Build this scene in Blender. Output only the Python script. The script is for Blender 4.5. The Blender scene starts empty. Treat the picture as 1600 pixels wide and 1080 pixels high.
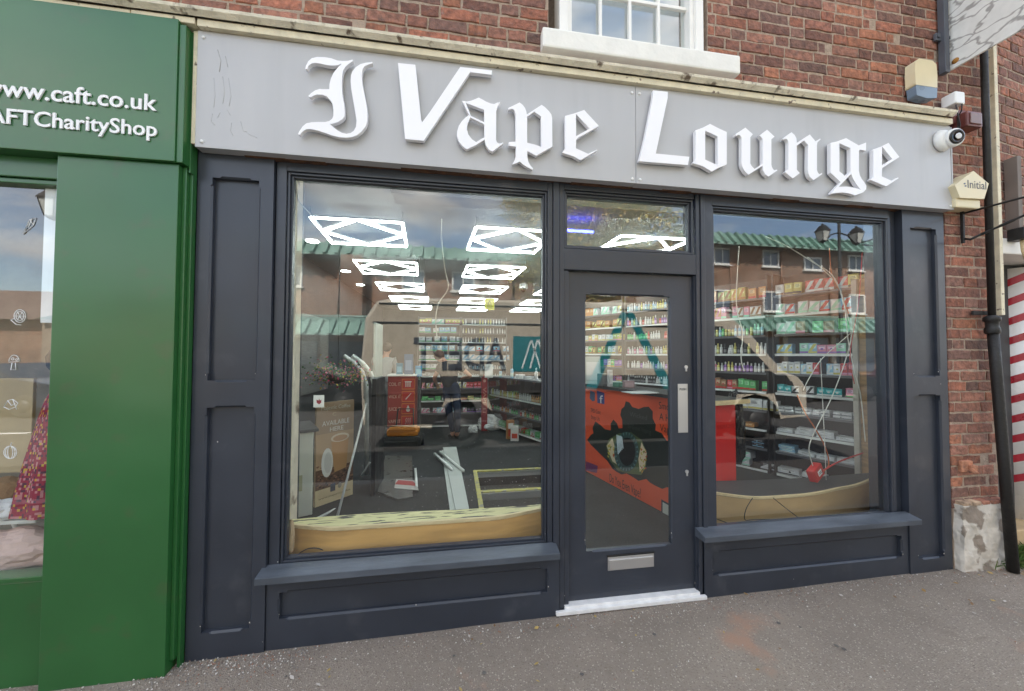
import bpy, bmesh, math, random
from mathutils import Vector, Matrix
from mathutils.geometry import tessellate_polygon
random.seed(7)
R = math.radians
SC = bpy.context.scene
COL = SC.collection

# ------------------------------------------------------------------ camera
F_PX, YAW, PITCH, ROLL = 565.0, 0.15663782, 0.02605593, 0.00384849
EYE = Vector((0, -2.1, 1.55))
_f = Vector((math.sin(YAW)*math.cos(PITCH), math.cos(YAW)*math.cos(PITCH), math.sin(PITCH)))
_r0 = Vector((math.cos(YAW), -math.sin(YAW), 0)); _u0 = _r0.cross(_f)
_r = _r0*math.cos(ROLL) + _u0*math.sin(ROLL); _u = -_r0*math.sin(ROLL) + _u0*math.cos(ROLL)
cam = bpy.data.cameras.new('camera'); co = bpy.data.objects.new('camera', cam); COL.objects.link(co)
co.matrix_world = Matrix((( _r.x,_u.x,-_f.x,EYE.x),(_r.y,_u.y,-_f.y,EYE.y),(_r.z,_u.z,-_f.z,EYE.z),(0,0,0,1)))
cam.sensor_width = 36; cam.lens = 36*F_PX/1600; cam.clip_end = 2000; cam.clip_start = .02
SC.camera = co
SC.view_settings.view_transform = 'Standard'; SC.view_settings.look = 'None'
SC.view_settings.exposure = 2.2; SC.view_settings.gamma = 1
# ------------------------------------------------------------------ sky and sun (sun stands behind the shop: its front is in open shade)
SUN_EL, SUN_AZ = R(50), R(-18)          # azimuth measured from +Y towards +X
w = bpy.data.worlds.new('World'); SC.world = w; w.use_nodes = True
nt = w.node_tree; N = nt.nodes; L = nt.links; N.clear()
out = N.new('ShaderNodeOutputWorld'); bg = N.new('ShaderNodeBackground'); sky = N.new('ShaderNodeTexSky')
sky.sky_type = 'NISHITA'; sky.sun_disc = False; sky.sun_elevation = SUN_EL; sky.sun_rotation = SUN_AZ
sky.air_density = 1.0; sky.dust_density = 1.0
tc = N.new('ShaderNodeTexCoord'); mp = N.new('ShaderNodeMapping'); mp.inputs['Scale'].default_value = (1.6, 1.6, 4.2)
mp.inputs['Location'].default_value = (3.3, .6, .3)
nz = N.new('ShaderNodeTexNoise'); nz.inputs['Scale'].default_value = 1.7; nz.inputs['Detail'].default_value = 7; nz.inputs['Roughness'].default_value = .55
rp = N.new('ShaderNodeValToRGB'); rp.color_ramp.elements[0].position = .43; rp.color_ramp.elements[1].position = .58
nz2 = N.new('ShaderNodeTexNoise'); nz2.inputs['Scale'].default_value = 3.1; nz2.inputs['Detail'].default_value = 5
rp2 = N.new('ShaderNodeValToRGB'); rp2.color_ramp.elements[0].position = .35; rp2.color_ramp.elements[1].position = .7
rp2.color_ramp.elements[0].color = (3.2, 3.2, 3.35, 1); rp2.color_ramp.elements[1].color = (8.4, 8.1, 7.6, 1)
mx = N.new('ShaderNodeMixRGB')
L.new(tc.outputs['Generated'], mp.inputs[0]); L.new(mp.outputs[0], nz.inputs[0]); L.new(nz.outputs[0], rp.inputs[0])
L.new(mp.outputs[0], nz2.inputs[0]); L.new(nz2.outputs[0], rp2.inputs[0])
L.new(rp.outputs[0], mx.inputs[0]); L.new(sky.outputs[0], mx.inputs[1]); L.new(rp2.outputs[0], mx.inputs[2])
L.new(mx.outputs[0], bg.inputs[0]); bg.inputs[1].default_value = .12; L.new(bg.outputs[0], out.inputs[0])
sl = bpy.data.lights.new('sun', 'SUN'); sl.energy = 4.4; sl.angle = R(.5); sl.color = (1, .95, .87)
so = bpy.data.objects.new('sun', sl); COL.objects.link(so)
sd = Vector((math.sin(SUN_AZ)*math.cos(SUN_EL), math.cos(SUN_AZ)*math.cos(SUN_EL), math.sin(SUN_EL)))
so.rotation_euler = sd.to_track_quat('Z', 'Y').to_euler()

# ------------------------------------------------------------------ measuring: where a sight line meets a plane
def _ray(px, py): return _f + _r*((px-800)/F_PX) - _u*((py-540)/F_PX)
def PY(px, py, Y):
    d = _ray(px, py); return EYE + d*((Y-EYE.y)/d.y)
def PZ(px, py, Z):
    d = _ray(px, py); return EYE + d*((Z-EYE.z)/d.z)

# ------------------------------------------------------------------ materials
MATS = {}
def mat(name, color=(.5,.5,.5), rough=.6, metal=0., var=.12, vscale=6., bump=.0, bscale=40., coat=0., col2=None, c2scale=3., c2range=(.45,.6),
        emit=None, estr=0., attr=False, rvar=.1, trans=None, spec=.5, stretch=(1,1,1), detail=5):
    if name in MATS: return MATS[name]
    m = bpy.data.materials.new(name); m.use_nodes = True; MATS[name] = m
    t = m.node_tree; n = t.nodes; l = t.links
    b = n['Principled BSDF']; b.inputs['Roughness'].default_value = rough; b.inputs['Metallic'].default_value = metal
    b.inputs['Coat Weight'].default_value = coat; b.inputs['Coat Roughness'].default_value = .12; b.inputs['Specular IOR Level'].default_value = spec
    tcn = n.new('ShaderNodeTexCoord'); mpn = n.new('ShaderNodeMapping'); mpn.inputs['Scale'].default_value = stretch
    l.new(tcn.outputs['Object'], mpn.inputs[0])
    ns = n.new('ShaderNodeTexNoise'); ns.inputs['Scale'].default_value = vscale; ns.inputs['Detail'].default_value = detail; l.new(mpn.outputs[0], ns.inputs[0])
    if attr:
        a = n.new('ShaderNodeAttribute'); a.attribute_name = 'Col'; src = a.outputs['Color']
    else:
        rgb = n.new('ShaderNodeRGB'); rgb.outputs[0].default_value = (*color, 1); src = rgb.outputs[0]
    if col2:
        n2 = n.new('ShaderNodeTexNoise'); n2.inputs['Scale'].default_value = c2scale; n2.inputs['Detail'].default_value = 6; l.new(mpn.outputs[0], n2.inputs[0])
        r2 = n.new('ShaderNodeValToRGB'); r2.color_ramp.elements[0].position = c2range[0]; r2.color_ramp.elements[1].position = c2range[1]
        l.new(n2.outputs[0], r2.inputs[0]); mm = n.new('ShaderNodeMixRGB'); l.new(r2.outputs[0], mm.inputs[0]); l.new(src, mm.inputs[1]); mm.inputs[2].default_value = (*col2, 1); src = mm.outputs[0]
    mr = n.new('ShaderNodeMapRange'); mr.inputs[1].default_value = .3; mr.inputs[2].default_value = .7; mr.inputs[3].default_value = 1-var; mr.inputs[4].default_value = 1+var
    l.new(ns.outputs[0], mr.inputs[0]); vm = n.new('ShaderNodeVectorMath'); vm.operation = 'SCALE'; l.new(src, vm.inputs[0]); l.new(mr.outputs[0], vm.inputs['Scale'])
    l.new(vm.outputs[0], b.inputs['Base Color'])
    if rvar:
        m2 = n.new('ShaderNodeMapRange'); m2.inputs[1].default_value = .3; m2.inputs[2].default_value = .7; m2.inputs[3].default_value = max(.02, rough-rvar); m2.inputs[4].default_value = min(1, rough+rvar)
        l.new(ns.outputs[0], m2.inputs[0]); l.new(m2.outputs[0], b.inputs['Roughness'])
    if bump:
        nb = n.new('ShaderNodeTexNoise'); nb.inputs['Scale'].default_value = bscale; nb.inputs['Detail'].default_value = 6; l.new(mpn.outputs[0], nb.inputs[0])
        bp = n.new('ShaderNodeBump'); bp.inputs['Strength'].default_value = bump; bp.inputs['Distance'].default_value = .01
        l.new(nb.outputs[0], bp.inputs['Height']); l.new(bp.outputs[0], b.inputs['Normal'])
    if emit: b.inputs['Emission Color'].default_value = (*emit, 1); b.inputs['Emission Strength'].default_value = estr
    return m

def glass_mat(name, f0=.1, tint=(.93,.97,.95), smear=.0):
    m = bpy.data.materials.new(name); m.use_nodes = True; MATS[name] = m
    t = m.node_tree; n = t.nodes; l = t.links; n.clear()
    o = n.new('ShaderNodeOutputMaterial'); tr = n.new('ShaderNodeBsdfTransparent'); gl = n.new('ShaderNodeBsdfGlossy'); mixn = n.new('ShaderNodeMixShader')
    tr.inputs[0].default_value = (*tint, 1); gl.inputs['Roughness'].default_value = .0; gl.inputs[0].default_value = (1, 1, 1, 1)
    lw = n.new('ShaderNodeLayerWeight'); lw.inputs[0].default_value = .5
    pw = n.new('ShaderNodeMath'); pw.operation = 'POWER'; pw.inputs[1].default_value = 4.0; l.new(lw.outputs['Facing'], pw.inputs[0])
    ml = n.new('ShaderNodeMath'); ml.operation = 'MULTIPLY_ADD'; ml.inputs[1].default_value = 1-f0; ml.inputs[2].default_value = f0; l.new(pw.outputs[0], ml.inputs[0])
    l.new(ml.outputs[0], mixn.inputs[0]); l.new(tr.outputs[0], mixn.inputs[1]); l.new(gl.outputs[0], mixn.inputs[2])
    last = mixn.outputs[0]
    if smear:
        df = n.new('ShaderNodeBsdfDiffuse'); df.inputs[0].default_value = (.5,.5,.48,1); ms = n.new('ShaderNodeMixShader')
        nn = n.new('ShaderNodeTexNoise'); nn.inputs['Scale'].default_value = 2.5; nn.inputs['Detail'].default_value = 8; tcn = n.new('ShaderNodeTexCoord'); l.new(tcn.outputs['Object'], nn.inputs[0])
        mr = n.new('ShaderNodeMapRange'); mr.inputs[1].default_value = .45; mr.inputs[2].default_value = .75; mr.inputs[3].default_value = 0; mr.inputs[4].default_value = smear
        l.new(nn.outputs[0], mr.inputs[0]); l.new(mr.outputs[0], ms.inputs[0]); l.new(last, ms.inputs[1]); l.new(df.outputs[0], ms.inputs[2]); last = ms.outputs[0]
    l.new(last, o.inputs[0]); return m

NAVY = mat('navy_paint', (.028,.034,.047), .42, var=.12, vscale=3, bump=.12, bscale=9, coat=.12, rvar=.08, col2=(.065,.07,.082), c2scale=5, c2range=(.60,.85))
NAVYD = NAVY
GREEN = mat('green_paint', (.020,.108,.027), .34, var=.09, vscale=2.3, bump=.10, bscale=7, coat=.25, rvar=.06, col2=(.035,.10,.03), c2scale=9, c2range=(.60,.72))
FASC = mat('grey_panel', (.425,.428,.435), .38, var=.03, vscale=1.6, bump=.03, bscale=5, rvar=.06, stretch=(5,1,.6), col2=(.36,.362,.368), c2scale=1.2, c2range=(.56,.85))
WHITE = mat('white_acrylic', (.82,.82,.84), .38, var=.008, rvar=.01)
GLASS = glass_mat('shop_glass', .108, smear=.012)
GLASSU = glass_mat('upper_glass', .16)
CREAM = mat('cream_peeling_paint', (.66,.60,.44), .6, var=.12, vscale=14, bump=.35, bscale=60, col2=(.16,.12,.09), c2scale=26, c2range=(.64,.70))
CREAMC = mat('weathered_cream_paint', (.70,.66,.54), .6, var=.12, vscale=12, bump=.6, bscale=45, col2=(.14,.105,.075), c2scale=14, c2range=(.58,.66))
SILLW = mat('white_masonry_paint', (.72,.71,.66), .6, var=.06, vscale=9, bump=.25, bscale=30)
SASHW = mat('white_sash_paint', (.76,.75,.71), .5, var=.05, vscale=8)
MORTAR = mat('mortar', (.35,.27,.205), .95, var=.25, vscale=30, bump=.8, bscale=120, rvar=0)
BRICK = mat('old_brick', rough=.88, attr=True, var=.45, vscale=26, bump=1.0, bscale=55, rvar=.06, col2=(.17,.10,.08), c2scale=17, c2range=(.58,.74))
WOODD = mat('rotten_wood', (.10,.045,.022), .9, var=.6, vscale=22, bump=1, bscale=50, stretch=(1,1,5))
PLY = mat('plywood', (.60,.34,.11), .55, var=.10, vscale=3, stretch=(1,1,7), bump=.05, col2=(.50,.28,.09), c2scale=2.5)
PLYEDGE = mat('pale_wood', (.60,.47,.27), .6, var=.15, vscale=12, stretch=(1,6,6))
LEDGE = mat('flaking_ledge_paint', (.58,.53,.28), .7, var=.15, vscale=8, bump=.4, bscale=30, col2=(.06,.055,.05), c2scale=16, c2range=(.54,.58), stretch=(.35,3,1))
STEEL = mat('brushed_steel', (.60,.60,.60), .42, metal=.85, var=.02, vscale=6, rvar=.03)
WPVC = mat('white_plastic', (.72,.73,.72), .4, var=.05)
BLACK = mat('black_satin', (.012,.012,.013), .45, var=.2)
BLACKM = mat('matt_black', (.02,.02,.021), .8, var=.2)
IRON = mat('black_iron', (.012,.011,.010), .6, var=.3, vscale=30, bump=.4, bscale=40)
PRINT = mat('printed', rough=.45, attr=True, var=.03, rvar=.04)
FABRIC = mat('fabric_attr', rough=.9, attr=True, var=.12, vscale=40, bump=.3, bscale=90, rvar=0)

# ------------------------------------------------------------------ mesh builder
class MB:
    def __init__(s): s.v = []; s.f = []; s.c = []; s.sm = []
    def add(s, vs, fs, col=None, smooth=False):
        o = len(s.v); s.v += [tuple(v) for v in vs]
        for f in fs: s.f.append(tuple(i+o for i in f)); s.c.append(col or (1,1,1)); s.sm.append(smooth)
    def box(s, a, b, col=None, M=None):
        x0,y0,z0 = [min(a[i],b[i]) for i in range(3)]; x1,y1,z1 = [max(a[i],b[i]) for i in range(3)]
        vs = [(x0,y0,z0),(x1,y0,z0),(x1,y1,z0),(x0,y1,z0),(x0,y0,z1),(x1,y0,z1),(x1,y1,z1),(x0,y1,z1)]
        if M: vs = [M @ Vector(v) for v in vs]
        s.add(vs, [(0,3,2,1),(4,5,6,7),(0,1,5,4),(1,2,6,5),(2,3,7,6),(3,0,4,7)], col); return s
    def bbox(s, a, b, c=.004, col=None, M=None):
        """box with chamfered edges"""
        x0,y0,z0 = [min(a[i],b[i]) for i in range(3)]; x1,y1,z1 = [max(a[i],b[i]) for i in range(3)]
        bm = bmesh.new(); bmesh.ops.create_cube(bm, size=1)
        for v in bm.verts: v.co = Vector(((x0+x1)/2+v.co.x*(x1-x0), (y0+y1)/2+v.co.y*(y1-y0), (z0+z1)/2+v.co.z*(z1-z0)))
        bmesh.ops.bevel(bm, geom=bm.edges[:], offset=min(c, .45*min(x1-x0,y1-y0,z1-z0)), segments=2, affect='EDGES', profile=.6)
        s.frombm(bm, col, M); return s
    def frombm(s, bm, col=None, M=None, smooth=False):
        bm.verts.ensure_lookup_table()
        for i, v in enumerate(bm.verts): v.index = i
        s.add([(M @ v.co) if M else v.co for v in bm.verts], [[v.index for v in f.verts] for f in bm.faces], col, smooth); bm.free()
    def quad(s, p, col=None): s.add(p, [tuple(range(len(p)))], col); return s
    def tube(s, pts, r, n=8, col=None, caps=True):
        pts = [Vector(p) for p in pts]; rs = r if isinstance(r, (list, tuple)) else [r]*len(pts)
        vs = []; fs = []; prev = None
        for i, p in enumerate(pts):
            d = (pts[min(i+1, len(pts)-1)] - pts[max(i-1, 0)])
            d = d.normalized() if d.length > 1e-9 else Vector((0,0,1))
            if prev is None: a = d.orthogonal().normalized()
            else: a = (prev - d*prev.dot(d)); a = a.normalized() if a.length > 1e-6 else d.orthogonal().normalized()
            prev = a; b = d.cross(a)
            for k in range(n):
                t = 2*math.pi*k/n; vs.append(p + (a*math.cos(t) + b*math.sin(t))*rs[i])
        for i in range(len(pts)-1):
            for k in range(n): fs.append((i*n+k, i*n+(k+1)%n, (i+1)*n+(k+1)%n, (i+1)*n+k))
        if caps: fs.append(tuple(range(n-1,-1,-1))); fs.append(tuple((len(pts)-1)*n+k for k in range(n)))
        s.add(vs, fs, col, True); return s
    def lathe(s, prof, c=(0,0,0), n=20, col=None, M=None, cols=None):
        vs = []; fs = []
        for (r, z) in prof:
            for k in range(n):
                t = 2*math.pi*k/n; p = Vector((r*math.cos(t), r*math.sin(t), z)); p = (M @ p) if M else p; vs.append(p + Vector(c))
        o = len(s.v); s.v += [tuple(v) for v in vs]
        for i in range(len(prof)-1):
            for k in range(n):
                s.f.append((o+i*n+k, o+i*n+(k+1)%n, o+(i+1)*n+(k+1)%n, o+(i+1)*n+k)); s.c.append(cols[i] if cols else (col or (1,1,1))); s.sm.append(True)
        s.f.append(tuple(o+k for k in range(n-1,-1,-1))); s.c.append(col or (1,1,1)); s.sm.append(False)
        s.f.append(tuple(o+(len(prof)-1)*n+k for k in range(n))); s.c.append(cols[-1] if cols else (col or (1,1,1))); s.sm.append(False)
        return s
    def poly(s, outer, holes, M, depth, col=None, side=None, bev=0):
        """outline (2D) filled, front at local z=0, thickness `depth` behind; M maps (x, y, z) to the world, +z towards the viewer"""
        loops = [outer] + list(holes); flat = [p for l in loops for p in l]
        tris = tessellate_polygon([[Vector((p[0], p[1], 0)) for p in l] for l in loops])
        n = len(flat); vs = [M @ Vector((p[0], p[1], 0)) for p in flat] + [M @ Vector((p[0], p[1], -depth)) for p in flat]
        fs = [tuple(t) for t in tris]; nf = M.to_3x3() @ Vector((0,0,1))
        fix = []
        for t in fs:
            a, b, c = (vs[i] for i in t); nn = (b-a).cross(c-a)
            fix.append(t if nn.dot(nf) > 0 else t[::-1])
        s.add(vs, fix, col)
        if depth:
            o = 0; fs2 = []
            for l in loops:
                m = len(l)
                for i in range(m):
                    a = o+i; b = o+(i+1) % m; fs2.append((a, b, b+n, a+n))
                o += m
            s.add(vs, fs2, side or col)
            s.add([v for v in vs], [tuple(i+n for i in t[::-1]) for t in fix], side or col)
        return s
    def build(s, name, m=None, parent=None, fixn=False):
        me = bpy.data.meshes.new(name); me.from_pydata(s.v, [], s.f); me.update()
        for i, p in enumerate(me.polygons): p.use_smooth = s.sm[i]
        ca = me.color_attributes.new('Col', 'FLOAT_COLOR', 'CORNER'); data = []
        for i, p in enumerate(me.polygons):
            c = s.c[i]; data += [c[0], c[1], c[2], 1.0]*p.loop_total
        ca.data.foreach_set('color', data)
        if fixn:
            bm = bmesh.new(); bm.from_mesh(me); bmesh.ops.recalc_face_normals(bm, faces=bm.faces[:]); bm.to_mesh(me); bm.free()
        o = bpy.data.objects.new(name, me); COL.objects.link(o)
        if m: me.materials.append(m)
        if parent:
            o.parent = parent; o.matrix_parent_inverse = Matrix.Translation(parent.location).inverted() if not parent.get('_rot') else parent.matrix_basis.inverted()
        return o

def tag(o, label, cat, group=None, kind=None):
    o['label'] = label; o['category'] = cat
    if group: o['group'] = group
    if kind: o['kind'] = kind
    return o
def thing(name, label, cat, loc=(0,0,0), group=None):
    o = bpy.data.objects.new(name, None); COL.objects.link(o); o.location = loc; o.empty_display_size = .1
    return tag(o, label, cat, group)
def struct(o): o['kind'] = 'structure'; return o
def frameM(o, ux, uy):
    ux = Vector(ux).normalized(); uy = Vector(uy).normalized(); n = ux.cross(uy)
    return Matrix(((ux.x,uy.x,n.x,o[0]),(ux.y,uy.y,n.y,o[1]),(ux.z,uy.z,n.z,o[2]),(0,0,0,1)))
def text_mb(mb, s, O, ux, uy, width=None, height=None, depth=.003, col=(1,1,1), align='L', bold=0., sx=None):
    """writing as solid letters: O baseline origin, ux reading direction, uy up; fitted to width and/or cap height"""
    cu = bpy.data.curves.new('t', 'FONT'); cu.body = s; cu.size = 1; cu.offset = bold; cu.resolution_u = 3
    ob = bpy.data.objects.new('t', cu); COL.objects.link(ob); bpy.context.view_layer.update()
    me = bpy.data.meshes.new_from_object(ob.evaluated_get(bpy.context.evaluated_depsgraph_get()))
    if not len(me.vertices): return
    xs = [v.co.x for v in me.vertices]; x0, x1 = min(xs), max(xs)
    if width and height: kx = width/(x1-x0); ky = height/.70
    elif width: kx = ky = width/(x1-x0)
    else: kx = ky = height/.70
    W = (x1-x0)*kx; ofs = {'L':0, 'R':-W, 'C':-W/2}[align]
    M = frameM(O, ux, uy)
    bm = bmesh.new(); bm.from_mesh(me)
    if depth:
        ret = bmesh.ops.extrude_face_region(bm, geom=bm.faces[:])
        for g in ret['geom']:
            if isinstance(g, bmesh.types.BMVert): g.co.z += depth
    for v in bm.verts: v.co = M @ Vector(((v.co.x-x0)*kx+ofs, v.co.y*ky, v.co.z))
    bmesh.ops.recalc_face_normals(bm, faces=bm.faces[:])
    mb.frombm(bm, col)
    bpy.data.objects.remove(ob); bpy.data.curves.remove(cu); bpy.data.meshes.remove(me)

def panel_board(mb, x0, x1, z0, z1, y, holes, d=.02, ch=.009, stop=.035, full=False):
    """a board in the plane y (front faces -Y) with rectangular openings whose edges carry stopped chamfers; d deep"""
    rings = []
    def hole_pts(h):
        a,b,c,e = h; cs = [(a,c),(b,c),(b,e),(a,e)]; outd = [(0,-1),(1,0),(0,1),(-1,0)]; F = []; B = []
        for i in range(4):
            p = Vector(cs[i]); q = Vector(cs[(i+1)%4]); t = (q-p).normalized(); o = Vector(outd[i]); Ln = (q-p).length
            st = min(stop, Ln*.18)
            ts = [0, st, st+ch, Ln-st-ch, Ln-st]
            for k, tt in enumerate(ts):
                base = p+t*tt; F.append(base + (o*ch if k in (2,3) else Vector((0,0)))); B.append(base)
        return F, B
    outer = [(x0,z0),(x1,z0),(x1,z1),(x0,z1)]
    hs = [hole_pts(h) for h in holes]
    M = Matrix(((1,0,0,0),(0,0,-1,y),(0,1,0,0),(0,0,0,1)))
    mb.poly(outer, [[tuple(p) for p in F] for F,B in hs], M, 0)
    for F, B in hs:
        n = len(F); vs = [(p.x, y, p.y) for p in F] + [(p.x, y+ch, p.y) for p in B] + [(p.x, y+d, p.y) for p in B]; fs = []
        for i in range(n):
            j = (i+1) % n; fs += [(i, j, j+n, i+n), (i+n, j+n, j+2*n, i+2*n)]
        mb.add(vs, fs)
    vs = [(p[0], y, p[1]) for p in outer] + [(p[0], y+d, p[1]) for p in outer]
    mb.add(vs, [(i, (i+1)%4, (i+1)%4+4, i+4) for i in range(4)])

# ================================================================== SETTING: ground, street
def gz(x): return .008*x + .004
PAVE = bpy.data.materials.new('tarmac'); PAVE.use_nodes = True; MATS['tarmac'] = PAVE
def tarmac(m, base, dark, light, red):
    t = m.node_tree; n = t.nodes; l = t.links; b = n['Principled BSDF']; b.inputs['Roughness'].default_value = .92
    tc = n.new('ShaderNodeTexCoord')
    def noise(sc, det=6, ro=.6):
        q = n.new('ShaderNodeTexNoise'); q.inputs['Scale'].default_value = sc; q.inputs['Detail'].default_value = det; q.inputs['Roughness'].default_value = ro; l.new(tc.outputs['Object'], q.inputs[0]); return q
    def ramp(src, p0, p1):
        q = n.new('ShaderNodeValToRGB'); q.color_ramp.elements[0].position = p0; q.color_ramp.elements[1].position = p1; l.new(src, q.inputs[0]); return q.outputs[0]
    def mixc(f, a, c):
        q = n.new('ShaderNodeMixRGB'); l.new(f, q.inputs[0])
        if isinstance(a, tuple): q.inputs[1].default_value = (*a, 1)
        else: l.new(a, q.inputs[1])
        q.inputs[2].default_value = (*c, 1); return q.outputs[0]
    c = mixc(ramp(noise(1.3).outputs[0], .35, .7), base, tuple(x*.78 for x in base))
    c = mixc(ramp(noise(3.2, 8, .7).outputs[0], .55, .75), c, dark)
    v = n.new('ShaderNodeTexVoronoi'); v.inputs['Scale'].default_value = 190; l.new(tc.outputs['Object'], v.inputs[0])
    sep = n.new('ShaderNodeSeparateColor'); l.new(v.outputs['Color'], sep.inputs[0])
    c = mixc(ramp(sep.outputs[0], .93, .96), c, light); c = mixc(ramp(sep.outputs[1], .88, .93), c, dark)
    c = mixc(ramp(noise(.9, 8, .65).outputs[0], .63, .70), c, red)
    l.new(c, b.inputs['Base Color'])
    nb = noise(140, 4, .7); bp = n.new('ShaderNodeBump'); bp.inputs['Strength'].default_value = .9; bp.inputs['Distance'].default_value = .006
    ad = n.new('ShaderNodeMath'); ad.operation = 'ADD'; l.new(nb.outputs[0], ad.inputs[0]); l.new(v.outputs['Distance'], ad.inputs[1]); l.new(ad.outputs[0], bp.inputs['Height']); l.new(bp.outputs[0], b.inputs['Normal'])
tarmac(PAVE, (.29,.243,.197), (.20,.165,.132), (.42,.37,.31), (.35,.22,.155))
ROAD = bpy.data.materials.new('road_asphalt'); ROAD.use_nodes = True; tarmac(ROAD, (.06,.058,.056), (.035,.034,.034), (.16,.155,.15), (.05,.045,.042))
g = MB(); nx, ny = 90, 26                                    # pavement, gently uneven
X0, X1, Y0, Y1 = -7.0, 9.0, -2.45, .5
for j in range(ny+1):
    for i in range(nx+1):
        x = X0+(X1-X0)*i/nx; y = Y0+(Y1-Y0)*j/ny
        g.v.append((x, y, gz(x) + .012*min(0, y) + (.004*math.sin(x*5.1+y*3)+.003*math.sin(x*11-y*7))*(1 if y < -.15 else .3)))
for j in range(ny):
    for i in range(nx):
        a = j*(nx+1)+i; g.f.append((a, a+1, a+nx+2, a+nx+1)); g.c.append((1,1,1)); g.sm.append(True)
struct(g.build('pavement', PAVE))
g = MB(); g.bbox((-60,-2.6,-.2), (-7.0,.5,-.03)); g.bbox((9.0,-2.6,-.2), (60,.5,.05)); struct(g.build('pavement', PAVE))
g = MB(); g.bbox((-60,-2.6,-.25), (60,-2.45,-.035), .015); struct(g.build('kerb', mat('kerb_stone', (.3,.29,.27), .85, var=.2, bump=.4)))
g = MB(); g.quad([(-300,-300,-.17),(300,-300,-.17),(300,300,-.17),(-300,300,-.17)]); struct(g.build('road', ROAD))
g = MB(); g.bbox((-60,-19,-.2), (60,-11.0,-.04), .02); struct(g.build('far_pavement', mat('paving_slabs', (.3,.28,.25), .9, var=.2, vscale=2)))
g = MB()
for i in range(-9, 10): g.box((i*5-1, -7.25, -.166), (i*5+1, -7.13, -.162))
struct(g.build('road_marking', mat('road_paint', (.7,.7,.68), .7)))
# loose chippings swept against the foot of the shopfront
g = MB()
for i in range(2400):
    x = random.uniform(-2.1, 4.3); y = -abs(random.gauss(0, .07)) - (.0 if x < 3.5 else .05)
    if random.random() < .25: y = random.uniform(-1.2, -.05)
    if random.random() < .3: x = random.uniform(-1.5, -.7)
    r = random.uniform(.0015, .005); z = gz(x)+.004
    c = random.choice([(.35,.32,.28),(.16,.14,.12),(.6,.57,.52),(.28,.15,.10),(.2,.19,.18)])
    vs = [(x+r*math.cos(a)*random.uniform(.6,1.3), y+r*math.sin(a)*random.uniform(.6,1.3), z-.002) for a in (0,1.2,2.5,3.7,5)]
    g.add(vs+[(x,y,z+r*.8)], [(0,1,5),(1,2,5),(2,3,5),(3,4,5),(4,0,5)], c)
o = g.build('gravel', FABRIC); tag(o, 'loose stone chippings scattered along the foot of the shopfronts', 'gravel', kind='stuff')
g = MB()
for i in range(70):
    x = random.uniform(-2.2,4.4); y = random.uniform(-1.7,-.1); r_ = random.uniform(.005,.012); z = gz(x)+.012*y+.0075
    c = random.choice([(.13,.12,.11),(.11,.10,.095),(.40,.37,.33)]); n_ = 9
    g.add([(x+r_*math.cos(k*.698)*random.uniform(.7,1.2), y+r_*math.sin(k*.698)*random.uniform(.7,1.2), z) for k in range(n_)]+[(x,y,z+.0015)], [(k,(k+1)%n_,n_) for k in range(n_)], c)
tag(g.build('gum_stains', FABRIC), 'flattened gum spots and small stains on the tarmac pavement', 'stain', kind='stuff')
g = MB()
for i in range(45):
    x = random.uniform(-2.0,4.4); y = -abs(random.gauss(.05,.25))-.01; z = gz(x)+.012*y+.008; a_ = random.uniform(0,6.28); s_ = random.uniform(.008,.018); u = Vector((math.cos(a_),math.sin(a_),random.uniform(-.2,.3)))*s_; v_ = Vector((-math.sin(a_),math.cos(a_),random.uniform(0,.4)))*s_*.5; p = Vector((x,y,z+.004))
    g.add([p-u,p+v_,p+u,p-v_], [(0,1,2,3)], random.choice([(.30,.18,.06),(.22,.12,.05),(.42,.30,.10),(.55,.5,.45)]))
tag(g.build('fallen_leaves', FABRIC), 'small dry fallen leaves and paper scraps on the pavement', 'leaves', kind='stuff')
g = MB()
for cx, cy, n in ((4.1,-.03,260),(4.28,.05,260),(3.9,.0,50)):
    for i in range(n):
        x = cx+random.gauss(0,.07); y = cy+random.gauss(0,.05); h = random.uniform(.03,.11); a = random.uniform(0,6.28); dx = math.cos(a)*.004; dy = math.sin(a)*.004
        lx = random.gauss(0,.03); ly = random.gauss(0,.03)
        g.add([(x-dx,y-dy,gz(x)-.01),(x+dx,y+dy,gz(x)-.01),(x+lx+dx*.5,y+ly,gz(x)+h*.6),(x+lx*2,y+ly*2,gz(x)+h)], [(0,1,2),(0,2,3)], random.choice([(.05,.12,.02),(.09,.16,.03),(.12,.17,.05)]))
tag(g.build('grass', FABRIC), 'tuft of grass growing at the foot of the black downpipe', 'grass', kind='stuff')

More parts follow.
